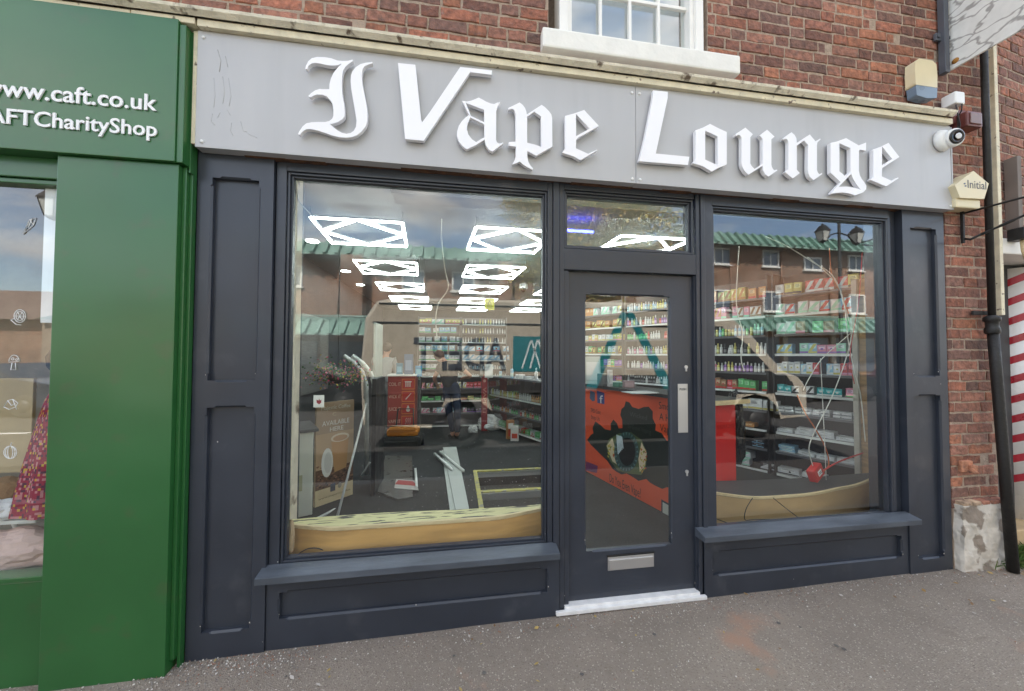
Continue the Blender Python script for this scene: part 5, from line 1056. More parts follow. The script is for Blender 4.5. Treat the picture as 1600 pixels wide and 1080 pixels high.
# counter tops clutter
def small(name, cat, label, px, py, Y, w_, h_, d_, col, rz=0, grp=None, base=None):
    q = PY(px, py, Y); z = base if base is not None else q.z
    b = MB(); b.bbox((-w_/2,0,0),(w_/2,d_,h_),.003,col); b.quad([(-w_*.35,-.001,h_*.2),(w_*.35,-.001,h_*.2),(w_*.35,-.001,h_*.7),(-w_*.35,-.001,h_*.7)], tuple(min(.7,c*1.5+.1) for c in col))
    o = b.build(name, PRINT); o.location = (q.x, Y, z); o.rotation_euler = (0,0,rz); return tag(o, label, cat, grp)
small('display_case', 'display case', 'tall white backed notice leaning on the right counter', 764, 583, 4.9, .16, .26, .03, (.6,.62,.62), .1, base=1.105)
small('display_case', 'display case', 'smaller dark notice left of the tall white notice', 752, 584, 5.2, .08, .24, .03, (.1,.1,.1), .1, base=1.105)
for k,(px,py,Y,c_,w_,h_) in enumerate(((782,585,5.0,'pale blue',.06,.2),(800,583,4.7,'pale blue',.06,.26),(815,584,4.5,'white',.10,.08),(828,585,4.3,'white',.12,.06),(838,590,4.2,'white',.05,.2))):
    if w_ < .08: put(proto_bottle(c_, h_, .03), 'water_bottle', 'bottle', (PY(px,py,Y).x,Y,1.105), 0, 'clear bottle standing on the right counter, %s from the left' % ['first','second','','','third'][k], None)
    else: small('paper_pile', 'papers', ('crumpled white papers on the right counter', 'flat white papers near the end of the right counter')[k-2], px, py, Y, w_*1.5, h_, .1, PAL['white'], .3, base=1.105)
# ---- red "VAPE IT" floor stand
ys = 4.55; xa = PY(606,600,ys).x; xb = PY(649,600,ys).x; xm = PY(627,600,ys).x
t = thing('display_stand', 'red floor display stand with COIL IT, WICK IT, JUICE IT, VAPE IT and icons', 'display stand', ((xa+xb)/2,ys,0)); zt = PY(625,588,ys).z; zb = PY(625,668,ys).z
b = MB(); b.bbox((xa,ys,.02),(xb,ys+.40,zt),.004,(.30,.03,.02)); b.build('stand_body', PRINT, t)
b = MB(); b.bbox((xa-.01,ys-.02,zt+.001),(xb+.01,ys+.42,zt+.03),.005); b.build('stand_top', WPVC, t)
b = MB(); rowh = (zt-.03-zb)/4; Mi = Matrix(((1,0,0,0),(0,0,-1,ys-.004),(0,1,0,0),(0,0,0,1))); OR = (.60,.16,.03)
for k, wd in enumerate(('COIL IT','WICK IT','JUICE IT','VAPE IT')):
    zc = zt-.03-rowh*(k+.5); text_mb(b, wd, (xa+.015,ys-.003,zc-.03), (1,0,0),(0,0,1), width=xm-xa-.02, height=.06, depth=.001, col=(.75,.45,.35))
    b.quad([(xm+.01,ys-.002,zc-rowh*.44),(xb-.01,ys-.002,zc-rowh*.44),(xb-.01,ys-.002,zc+rowh*.44),(xm+.01,ys-.002,zc+rowh*.44)], OR)
    b.quad([(xm+.02,ys-.003,zc-rowh*.37),(xb-.02,ys-.003,zc-rowh*.37),(xb-.02,ys-.003,zc+rowh*.37),(xm+.02,ys-.003,zc+rowh*.37)], (.45,.03,.02))
    cx = (xm+xb)/2; wq = (.6,.55,.5)
    if k == 0:
        for dx in (-.05,-.015,.02): b.quad([(cx+dx,ys-.004,zc-.05),(cx+dx+.018,ys-.004,zc-.05),(cx+dx+.018,ys-.004,zc+.03),(cx+dx,ys-.004,zc+.03)], wq)
        b.quad([(cx-.06,ys-.0045,zc+.03),(cx+.055,ys-.0045,zc+.03),(cx+.055,ys-.0045,zc+.05),(cx-.06,ys-.0045,zc+.05)], wq)
    if k == 1: b.quad([(cx-.05,ys-.004,zc-.05),(cx-.035,ys-.004,zc-.055),(cx+.055,ys-.004,zc+.05),(cx+.04,ys-.004,zc+.055)], wq)
    if k == 2: b.poly([(cx+.035*math.sin(a)*(1-.0),zc-.02-.035*math.cos(a)) for a in [R(x) for x in range(-110,111,20)]]+[(cx,zc+.065)], [], Mi, 0, wq)
    if k == 3:
        for dx in (-.035,0,.035): b.tube([(cx+dx-.01,ys-.004,zc-.05),(cx+dx+.012,ys-.004,zc-.01),(cx+dx-.005,ys-.004,zc+.02),(cx+dx+.015,ys-.004,zc+.055)], .006, 4, wq)
b.build('stand_graphics', PRINT, t)
small('display_screen', 'screen', 'blue boxed starter kit on top of the red stand, left', 624, 586, 4.6, .11, .20, .1, (.03,.20,.30), 0, base=zt+.031)
small('display_screen', 'screen', 'tall blue carton of round tins on top of the red stand', 638, 586, 4.6, .15, .36, .12, (.03,.10,.20), 0, base=zt+.031)
small('display_screen', 'screen', 'bright blue square card beside the red stand top', 654, 583, 4.75, .12, .20, .02, (.04,.30,.55), 0, base=zt-.02)
t = thing('narrow_stand', 'narrow red stand with upright VAPE IT lettering beside the person', 'display stand', (.3,5.3,0))
xq = PY(757,620,5.25).x; z0_ = PY(757,664,5.25).z; z1_ = PY(757,586,5.25).z
b = MB(); b.bbox((xq-.06,5.25,.01),(xq+.06,5.35,z1_),.004,(.25,.015,.02)); b.build('stand_body', PRINT, t)
b = MB(); text_mb(b, 'VAPE IT', (xq-.03,5.247,z1_-.25), (0,0,-1),(1,0,0), width=.55, height=.07, depth=.001, col=(.5,.2,.15)); b.lathe([(.03,0),(.028,.001)], (xq,5.248,z1_-.12), 12, (.5,.25,.2), M=Mx); b.build('lettering', PRINT, t)
# ---- floor cleaning machine
q = PZ(626,706,0); t = thing('floor_machine', 'black floor cleaning machine with an orange top before the red stand', 'floor cleaner', (q.x,q.y,0)); mx_, my_ = q.x, q.y+.05
b = MB(); b.bbox((mx_-.31,my_,.05),(mx_+.31,my_+.42,.22),.05); b.bbox((mx_-.26,my_-.03,.06),(mx_+.26,my_+.05,.16),.02); b.build('chassis', BLACKM, t)
b = MB(); b.bbox((mx_-.24,my_+.03,.221),(mx_+.26,my_+.38,.33),.04); b.bbox((mx_-.21,my_+.02,.30),(mx_+.22,my_+.30,.36),.03); b.build('lid', mat('orange_plastic', (.50,.17,.01), .4, var=.1), t)
for sx_ in (-1,1): b = MB(); b.lathe([(.08,-.03),(.10,-.02),(.10,.02),(.08,.03)], (mx_+sx_*.30,my_+.34,.10), 18, M=Matrix.Rotation(R(90),4,'Y')); b.build('wheel', BLACK, t)
b = MB(); b.tube([(mx_-.15,my_+.40,.2),(mx_-.13,my_+.5,.6),(mx_+.13,my_+.5,.6),(mx_+.15,my_+.40,.2)], .014, 8); b.tube([(mx_-.24,my_+.05,.37),(mx_-.1,my_+.02,.40),(mx_+.2,my_+.04,.385)], .01, 6); b.build('handle', BLACK, t)
# ---- rubbish on the floor
BAGM = mat('clear_polythene', (.55,.56,.57), .25, var=.1, bump=.6, bscale=25)
q = PZ(765,672,0); crumple('plastic_bag', BAGM, q.x, q.y, .01, .26, .16, .20, 21, 'large crumpled clear plastic bag on the floor by the narrow red stand', 'plastic bag', 4, .5)
q = PZ(739,677,0); crumple('plastic_bag', BAGM, q.x, q.y, .01, .10, .08, .10, 22, 'small crumpled white plastic bag on the carpet', 'plastic bag', 4, .5)
t = None
for k,(px,py,h_,col,rz,lb) in enumerate(((797,686,.34,(.35,.15,.05),.2,'orange and white carton standing on the carpet behind the white one'),(804,689,.27,(.62,.6,.58),-.3,'white carton with a red face standing on the carpet'))):
    q = PZ(px,py,0); b = MB(); b.bbox((-.07,-.04,0),(.07,.04,h_),.004,col); b.quad([(-.05,-.0415,.05),(.05,-.0415,.05),(.05,-.0415,h_*.5),(-.05,-.0415,h_*.5)], (.5,.06,.03)); b.quad([(-.05,-.0415,h_*.55),(.05,-.0415,h_*.55),(.05,-.0415,h_*.85),(-.05,-.0415,h_*.85)], (.6,.6,.58))
    o = b.build('carton', PRINT); o.location = (q.x,q.y+k*-.02,.008); o.rotation_euler = (0,0,rz); tag(o, lb, 'carton')
def onfloor(name, m, pts, z0, z1, label, cat, lift=None):
    P_ = [PZ(px,py,z1) for px,py in pts]; b = MB(); b.poly([(p.x,p.y) for p in P_], [], Matrix.Translation((0,0,z1)), z1-z0); o = b.build(name, m, fixn=True)
    return tag(o, label, cat)
BOARDW = mat('pale_grey_board', (.48,.50,.48), .5, var=.05)
onfloor('loose_board', BOARDW, [(690,703),(706,703),(722,796),(703,797)], .008, .024, 'lower pale grey board lying on the carpet', 'board')
onfloor('loose_board', BOARDW, [(692,699),(713,698),(733,795),(712,797)], .026, .042, 'upper pale grey board lying on the carpet towards the window', 'board')
for (a_,c_,lb) in (((679,709),(706,734),'short white trim strip on the left of the pale boards'),((687,706),(724,736),'long white trim strip laid across the pale boards')):
    p = PZ(*a_,.06); r2 = PZ(*c_,.06); b = MB(); b.tube([p,r2],.022,4); tag(b.build('trim_strip', WPVC), lb, 'trim strip')
p = PZ(649,733,.04); r2 = PZ(651,761,.04); b = MB(); b.tube([p,r2],.02,4); tag(b.build('trim_strip', WPVC), 'short white trim strip beside the red newspaper', 'trim strip')
onfloor('rubber_mat', mat('scuffed_dark_mat', (.09,.09,.085), .35, var=.5, vscale=9, bump=.3), [(602,712),(644,712),(645,776),(622,780),(590,768)], .008, .028, 'scuffed dark sheet of rubber flooring lying loose before the orange machine', 'floor mat')
P_ = [PZ(px,py,.034) for px,py in ((619,749),(650,751),(654,766),(616,763))]; b = MB(); b.poly([(p.x,p.y) for p in P_], [], Matrix.Translation((0,0,.036)), .006, (.40,.38,.36))
P2 = [P_[0]*.9+P_[2]*.1, P_[1]*.85+P_[3]*.15, P_[1]*.4+P_[2]*.6, P_[0]*.4+P_[3]*.6]; b.poly([(p.x,p.y) for p in P2], [], Matrix.Translation((0,0,.038)), .001, (.40,.03,.03)); tag(b.build('newspaper', PRINT), 'red and white newspaper lying on the dark rubber sheet', 'newspaper')
g = MB(); rs = random.Random(5)
for i in range(260):
    px = rs.uniform(560,850); py = rs.uniform(668,800); q = PZ(px,py,.008); s_ = rs.uniform(.002,.008); c_ = rs.choice([(.5,.5,.48),(.35,.33,.3),(.2,.2,.2)])
    g.add([(q.x-s_,q.y,.009),(q.x,q.y-s_,.009),(q.x+s_,q.y,.010),(q.x,q.y+s_,.011)], [(0,1,2,3)], c_)
tag(g.build('debris', PRINT), 'scattered pale crumbs of plaster on the dark carpet', 'debris', kind='stuff')
# ---- floor hatch trim
t = thing('floor_hatch', 'open floor hatch edged with worn yellow nosing over a dark pit', 'hatch', (.8,2.0,0)); YEL = mat('worn_yellow_paint', (.46,.41,.12), .6, var=.15, vscale=10, col2=(.25,.24,.20), c2scale=14, c2range=(.55,.62))
b = MB(); b.bbox((hx0-.05,hy0,.008),(hx0,hy1+.05,.022),.003); b.bbox((hx0,hy1,.008),(hx1,hy1+.05,.022),.003); b.build('hatch_frame', YEL, t)
b = MB(); b.bbox((hx0,1.98,-.05),(hx1,2.04,.018),.003); b.build('cross_bar', YEL, t)
b = MB(); b.bbox((hx0+.004,hy1-.012,-.06),(hx1-.004,hy1-.002,.006),.001); b.bbox((hx0+.004,1.966,-.07),(hx1-.004,1.978,.006),.001); b.build('metal_angle', STEEL, t)
# ---- left side: coffee poster, white cabinet, rails, strips, black panel
t = thing('coffee_board', 'brown coffee advertising board with a takeaway cup picture, AVAILABLE HERE', 'advertising board', (-1.2,1.95,0))
c_bl = PZ(492,795,0); c_br = PZ(551,774,0); ux_ = (Vector((c_br.x,c_br.y,0))-Vector((c_bl.x,c_bl.y,0))).normalized(); W_ = (c_br-c_bl).length; H_ = 1.04
Mb = frameM((c_bl.x,c_bl.y,.01), ux_, (0,0,1)); b = MB()
def rq(mb, x0,y0,x1,y1,col,z=.001): mb.poly([(x0,y0),(x1,y0),(x1,y1),(x0,y1)],[],Mb @ Matrix.Translation((0,0,z)),0,col)
b.poly([(0,0),(W_,0),(W_,H_),(0,H_)],[],Mb,.03,(.42,.29,.17)); b.build('board', PRINT, t); b = MB()
rq(b, 0,0,W_,.16,(.75,.60,.36)); rq(b,0,.16,W_,.36,(.14,.07,.035)); rq(b,0,.36,W_,.72,(.50,.34,.20)); rq(b,0,.72,W_,H_,(.36,.25,.16))
rs = random.Random(2)
for i in range(150):
    x = rs.uniform(.01,W_-.01); y = .17+rs.random()**1.3*.24*(1-.35*x/W_); a = rs.uniform(0,3.14); b.poly([(x+.013*math.cos(a+k*1.05),y+.009*math.sin(a+k*1.05)) for k in range(6)],[],Mb@Matrix.Translation((0,0,.002+i*1e-6)),0,rs.choice([(.18,.09,.045),(.06,.03,.015),(.30,.15,.08)]))
b.poly([(W_*.48,.30),(W_*.80,.32),(W_*.86,.66),(W_*.38,.62)],[],Mb@Matrix.Translation((0,0,.003)),0,(.55,.30,.12))
b.poly([(W_*.62+W_*.25*math.cos(a),.655+.045*math.sin(a)) for a in [R(x) for x in range(0,360,20)]],[],Mb@Matrix.Translation((0,0,.004)),0,(.80,.68,.52)); b.poly([(W_*.62+W_*.20*math.cos(a),.65+.032*math.sin(a)) for a in [R(x) for x in range(0,360,20)]],[],Mb@Matrix.Translation((0,0,.005)),0,(.55,.32,.17))
b.poly([(W_*.28+W_*.15*math.cos(a)-.0*a,.42+.15*math.sin(a)) for a in [R(x) for x in range(0,360,20)]],[],Mb@Matrix.Translation((0,0,.006)),0,(.82,.80,.76)); b.poly([(W_*.30+W_*.10*math.cos(a),.42+.11*math.sin(a)) for a in [R(x) for x in range(0,360,20)]],[],Mb@Matrix.Translation((0,0,.007)),0,(.68,.66,.62))
rq(b, W_*.37,.11,W_*.5,.19,(.05,.06,.09),.008); b.poly([(W_*.62+.022*math.cos(a),.15+.03*math.sin(a)) for a in [R(x) for x in range(0,360,30)]],[],Mb@Matrix.Translation((0,0,.008)),0,(.3,.27,.2))
def wt(s_, x, y, wd, h_, c): text_mb(b, s_, Mb@Vector((x,y,.004)), ux_, (0,0,1), width=wd, height=h_, depth=.001, col=c, align='C')
wt('Majestic Coffee', W_*.5, .965, W_*.78, .04, (.65,.6,.5)); wt('AVAILABLE', W_*.5, .80, W_*.72, .05, (.85,.83,.76)); wt('HERE', W_*.52, .735, W_*.36, .045, (.85,.83,.76)); wt('C', W_*.45,.895,W_*.1,.035,(.6,.5,.3)); wt('www.majesticcoffee', W_*.5,.06,W_*.85,.02,(.3,.22,.12))
b.build('printed_face', PRINT, t)
t = thing('white_cabinet', 'white appliance cabinet with round handles at the left of the window', 'cabinet', (-1.5,1.7,0))
q = PZ(492,806,0); b = MB(); M_ = Matrix.Translation((q.x-.03,q.y+.02,0)) @ Matrix.Rotation(R(28),4,'Z'); b.bbox((-.55,0,.0),(0,.5,.80),.012,(.78,.78,.68),M_); b.build('cabinet_body', PRINT, t)
b = MB(); b.bbox((-.60,-.03,.801),(.04,.52,.83),.006,(.05,.05,.05),M_); b.build('cabinet_top', PRINT, t)
b = MB()
for cz in (.45,.62):
    b.tube([M_@Vector((-.30+.10*math.cos(R(a)),-.012,cz+.13*math.sin(R(a)))) for a in range(-80,81,16)], .006, 5)
b.build('handle', STEEL, t)
b = MB(); b.bbox((-.16,-.004,.25),(-.09,0,.40),.001,(.5,.48,.3),M_); b.build('label_plate', PRINT, t)
# polished rail
b = MB()
for dx in (0,.085):
    P_ = [PY(537,556,2.6),PY(553,567,2.62),PY(566,582,2.64),PY(572,600,2.65),PY(573,650,2.65),PY(573,742,2.65)]; b.tube([p+Vector((dx,dx*.5,0)) for p in P_], .028, 10)
tag(b.build('bent_rail', mat('white_tube', (.62,.64,.62), .25)), 'pair of bent white tubes standing behind the coffee board', 'rail')
t = thing('black_panel', 'tall narrow black panel edge standing behind the leaning white strip', 'panel', (-.9,2.1,0))
q = PZ(581,776,0); b = MB(); b.bbox((q.x-.015,q.y,.008),(q.x+.03,q.y+.5,1.28),.003); b.build('panel_board', BLACK, t)
b = MB()
for k in range(16): b.box((q.x-.016,q.y+.01,.1+k*.07),(q.x-.0152,q.y+.49,.105+k*.07))
b.build('slot', mat('grey_slot',(.25,.25,.25),.4,metal=.5), t)
for (a_,c_,Y1,Y2,lb) in (((573,630),(527,808),2.3,1.5,'long white strip leaning from floor to rail behind the left window'),((557,778),(493,812),2.2,1.5,'white strip lying on the floor below the coffee board'),((578,722),(565,744),2.5,2.45,'short white strip leaning against the black panel')):
    b = MB(); b.tube([PY(*a_,Y1),PY(*c_,Y2)], .014, 4); tag(b.build('trim_strip', WPVC), lb, 'trim strip')
b = MB(); q = PY(499,627,.08); b.bbox((q.x-.030,.077,q.z-.034),(q.x+.026,.0785,q.z+.034),.0004,(.68,.67,.62)); Mi = Matrix(((1,0,0,q.x),(0,0,-1,.0765),(0,1,0,q.z),(0,0,0,1)))
b.poly([(-.014,.010),(-.004,.004),(0,.016),(.004,.004),(.012,.010),(.011,-.008),(0,-.018),(-.013,-.008)],[],Mi,0,(.25,.02,.03)); tag(b.build('window_sticker', PRINT), 'small white sticker with a dark red crest on the left window', 'sticker')
# flowers added indoors in place of their reflection + dark posters behind on the left wall
t = thing('reflection_flowers', 'added basket of pink and yellow flowers standing in for a reflection at the left', 'flower basket', (-1.2,2.0,1.4))
c_ = PY(528,585,2.3); b = MB(); b.lathe([(.03,-.10),(.08,-.07),(.10,0)], c_, 16); b.build('basket', mat('dark_wicker', (.05,.035,.02), .9, bump=.6), t)
b = MB(); rs = random.Random(8)
for i in range(700):
    p = c_+Vector((rs.gauss(0,.15),rs.gauss(0,.10),rs.gauss(.01,.07))); s_ = rs.uniform(.008,.02); d1 = Vector((rs.gauss(0,1),rs.gauss(0,1),rs.gauss(0,1))).normalized(); d2 = d1.orthogonal().normalized()
    b.add([p-d1*s_,p+d2*s_*.7,p+d1*s_,p-d2*s_*.7], [(0,1,2,3)], rs.choice([(.05,.10,.02),(.03,.07,.02),(.08,.14,.03),(.50,.05,.12),(.55,.40,.08),(.55,.2,.25)]))
b.build('flower_heads', FABRIC, t); b = MB(); b.tube([c_+Vector((0,0,.05)),(c_.x,c_.y,2.9)], .003, 4); b.build('hanging_wire', BLACK, t)
b = MB(); b.bbox((-2.38,2.2,.9),(-2.36,5.2,2.2),.004); tag(b.build('wall_panel', mat('slat_wall', (.16,.155,.15), .6, var=.3, stretch=(1,1,14))), 'dark slatted display panel along the left wall', 'panel')
b = MB(); q = PY(584,640,4.4); b.bbox((q.x-.02,4.4,.1),(q.x+.02,5.0,2.1),.004); tag(b.build('glass_door', mat('pale_frame', (.45,.50,.46), .5)), 'pale framed glass door edge beside the red display stand', 'door')
# ---- red counter with the eye
CA = Vector((2.16,.66,0)); CB = Vector((1.72,2.62,0)); cu_ = (CA-CB).normalized(); cn_ = Vector((cu_.y,-cu_.x,0))     # cn_ points to the viewer side (-X)
if cn_.x > 0: cn_ = -cn_
t = thing('shop_counter', 'red shop counter with a torn black eye graphic lettered Do You Even Vape?', 'counter', CA)
L_ = (CA-CB).length; Mc = frameM(CB+Vector((0,0,.0)), cu_, (0,0,1))
if (Mc.to_3x3() @ Vector((0,0,1))).dot(cn_) < 0: print('counter normal flipped')
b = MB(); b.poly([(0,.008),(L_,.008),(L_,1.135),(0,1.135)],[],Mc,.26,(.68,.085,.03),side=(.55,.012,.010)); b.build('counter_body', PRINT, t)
b = MB(); b.poly([(-.02,0),(L_+.03,0),(L_+.03,.035),(-.02,.035)],[],Mc@Matrix.Translation((0,1.137,.03)),.42); b.build('counter_top', mat('dark_worktop', (.04,.04,.042), .35, var=.4, vscale=50), t)
b = MB(); b.poly([(L_+.031,-.002),(L_+.043,-.002),(L_+.043,.036),(L_+.031,.036)],[],Mc@Matrix.Translation((0,1.137,.03)),.42); b.build('wood_edge', PLYEDGE, t)
Mci = Mc.inverted()
def onc(px, py):
    d = _ray(px,py); o = Mci @ EYE; dd = Mci.to_3x3() @ d; s_ = -o.z/dd.z; p = o+dd*s_; return (p.x, p.y)
def zc(pts): return [onc(860+x/2.7, 580+y/2.7) for x,y in pts]
b = MB(); Z_ = lambda z: Mc@Matrix.Translation((0,0,z)); BK = (.012,.018,.016)
b.poly(zc([(155,290),(172,268),(182,262),(178,240),(190,212),(212,228),(230,245),(255,250),(254,222),(266,204),(282,222),(288,242),(304,240),(303,205),(295,185),(300,160),(312,150),(318,127),(334,132),(346,152),(362,156),(372,160),(392,152),(415,150),(432,170),(432,200),(445,225),(443,250),(470,262),(488,290),(520,310),(520,495),(492,490),(472,497),(440,482),(420,470),(405,455),(372,463),(350,448),(322,432),(300,436),(278,424),(262,412),(240,378),(210,350),(170,310)]),[],Z_(.001),0,BK)
b.poly(zc([(235,315),(250,285),(290,262),(340,258),(385,290),(408,340),(405,400),(385,438),(330,432),(285,420),(250,375)]),[],Z_(.002),0,(.09,.12,.05))
b.poly(zc([(238,315),(262,282),(275,330),(290,400),(262,380)]),[],Z_(.0025),0,(.62,.52,.36)); b.poly(zc([(385,300),(407,345),(400,400),(378,425),(372,370)]),[],Z_(.0025),0,(.70,.56,.40))
rs = random.Random(4)
for i in range(40):
    x = rs.choice([rs.uniform(240,275),rs.uniform(375,403)]); y = rs.uniform(315,420) if x > 300 else rs.uniform(300,370); b.poly(zc([(x,y),(x+rs.uniform(4,12),y+rs.uniform(-6,6)),(x+rs.uniform(0,6),y+rs.uniform(6,14))]),[],Z_(.003+i*2e-5),0,rs.choice([(.5,.25,.02),(.45,.06,.02),(.5,.4,.05),(.2,.25,.04)]))
b.poly(zc([(322+52*math.cos(R(a)),340+85*math.sin(R(a))) for a in range(0,360,15)]),[],Z_(.0045),0,(.035,.07,.07)); [b.poly(zc([(322+40*math.cos(R(a)),340+68*math.sin(R(a))),(322+50*math.cos(R(a+4)),340+82*math.sin(R(a+4))),(322+50*math.cos(R(a-4)),340+82*math.sin(R(a-4)))]),[],Z_(.0048),0,(.10,.20,.19)) for a in range(0,360,15)]; b.poly(zc([(325+35*math.cos(R(a)),340+60*math.sin(R(a))) for a in range(0,360,15)]),[],Z_(.005),0,(.004,.004,.005))
for i in range(5): b.poly(zc([(280+i*5,268+i*2),(284+i*5,268+i*2),(290+i*5,350-i*6),(286+i*5,350-i*6)]),[],Z_(.0055),0,(.62,.72,.78))
b.poly(zc([(196,82),(228,92),(228,140),(198,134)]),[],Z_(.001),0,(.03,.05,.20)); b.poly(zc([(168,82),(188,90),(188,125),(178,128),(166,115)]),[],Z_(.001),0,(.05,.08,.16))
b.poly(zc([(150,380),(200,400),(196,430),(150,420)]),[],Z_(.0007),0,(.16,.03,.12)); b.poly(zc([(468,540),(520,570),(520,660),(468,625)]),[],Z_(.0012),0,(.03,.03,.05)); b.poly(zc([(474,552),(500,566),(500,620),(474,606)]),[],Z_(.002),0,(.5,.5,.45))
def ct(s_, a, z_, capz, col=BK):
    u0 = onc(860+a[0][0]/2.7,580+a[0][1]/2.7); u1 = onc(860+a[1][0]/2.7,580+a[1][1]/2.7); O_ = Mc@Vector((u0[0],u0[1],z_)); text_mb(b, s_, O_, cu_, (0,0,1), width=u1[0]-u0[0], height=capz, depth=.0005, col=col)
ct('Do You Even Vape?', ((250,466),(382,548)), .001, .10); ct('Smoke', ((458,158),(530,175)), .001, .07); ct('A Happy', ((460,205),(560,230)), .001, .07); ct('Vape', ((462,252),(520,270)), .001, .07)
ct('TPD Cant', ((170,172),(212,190)), .001, .05); ct('Stop Us', ((172,200),(208,216)), .001, .05); ct('Wicked', ((335,190),(408,205)), .0015, .05, (.05,.06,.055)); ct('In Good Vaping', ((330,240),(425,260)), .0015, .05, (.05,.06,.055)); ct('f', ((208,134),(222,136)), .0017, .10, (.6,.6,.6))
b.build('eye_graphic', PRINT, t)
# lettering ghost on the end panel
b = MB(); e_ = Mc@Vector((L_+.001,1.0,-.04)); text_mb(b, '01297 292', (e_.x,e_.y,.93), tuple(-cn_), (0,0,1), width=.2, height=.03, depth=.0004, col=(.32,.006,.006)); b.build('faint_number', PRINT, t)
ctz = 1.173
def oncounter(px, py, w_, h_, d_, col, name, cat, lb, rz=0):
    q = PZ(px,py,ctz); b = MB(); b.bbox((-w_/2,-d_/2,0),(w_/2,d_/2,h_),.004,col); b.quad([(-w_*.4,-d_/2-.001,h_*.15),(w_*.4,-d_/2-.001,h_*.15),(w_*.4,-d_/2-.001,h_*.8),(-w_*.4,-d_/2-.001,h_*.8)], tuple(min(.75,c*1.3+.04) for c in col))
    o = b.build(name, PRINT); o.location = (q.x,q.y,ctz+.001); o.rotation_euler = (0,0,rz); return tag(o, lb, cat)
oncounter(926,600,.20,.36,.03,(.55,.58,.55),'till_screen','screen','pale back of a till screen on the red counter', -.4)
oncounter(942,603,.10,.15,.10,(.10,.11,.12),'card_machine','card machine','dark card machine beside the till screen', .2)
oncounter(953,604,.05,.20,.05,(.5,.5,.52),'dispenser','dispenser','tall pale dispenser on the red counter', .2)
oncounter(966,604,.14,.05,.12,(.10,.28,.20),'small_carton','carton','flat green carton among the clutter on the red counter', .5)
oncounter(982,606,.12,.08,.08,(.30,.20,.22),'small_carton','carton','brownish pink carton among the clutter on the red counter', -.2)
oncounter(1000,614,.30,.008,.2,(.5,.5,.5),'papers','papers','sheet of paper lying flat on the red counter', .1)
crumple('bin_bag', mat('black_polythene', (.012,.012,.013), .2, var=.2, bump=.4, bscale=20), 2.60, .95, .55, .09, .09, .42, 31, 'black bin liner bulging between the counter and the shelving', 'bin bag', 4, .4)
# ================================================================== PEOPLE
def skin(name, V, E, m, parent=None, sub=2):
    me = bpy.data.meshes.new(name); me.from_pydata([v[0] for v in V], E, []); o = bpy.data.objects.new(name, me); COL.objects.link(o)
    md = o.modifiers.new('s','SKIN'); md.use_smooth_shade = True
    for i, v in enumerate(V):
        r_ = v[1] if isinstance(v[1], tuple) else (v[1], v[1]); me.skin_vertices[0].data[i].radius = r_; me.skin_vertices[0].data[i].use_root = (i == 0)
    md2 = o.modifiers.new('u','SUBSURF'); md2.levels = sub; md2.render_levels = sub
    dg = bpy.context.evaluated_depsgraph_get(); m2 = bpy.data.meshes.new_from_object(o.evaluated_get(dg)); o.modifiers.clear(); o.data = m2; m2.materials.clear(); m2.materials.append(m)
    for p in m2.polygons: p.use_smooth = True
    if parent: o.parent = parent; o.matrix_parent_inverse = Matrix.Translation(parent.location).inverted()
    return o
SKINM = mat('skin', (.50,.26,.18), .55, var=.06)
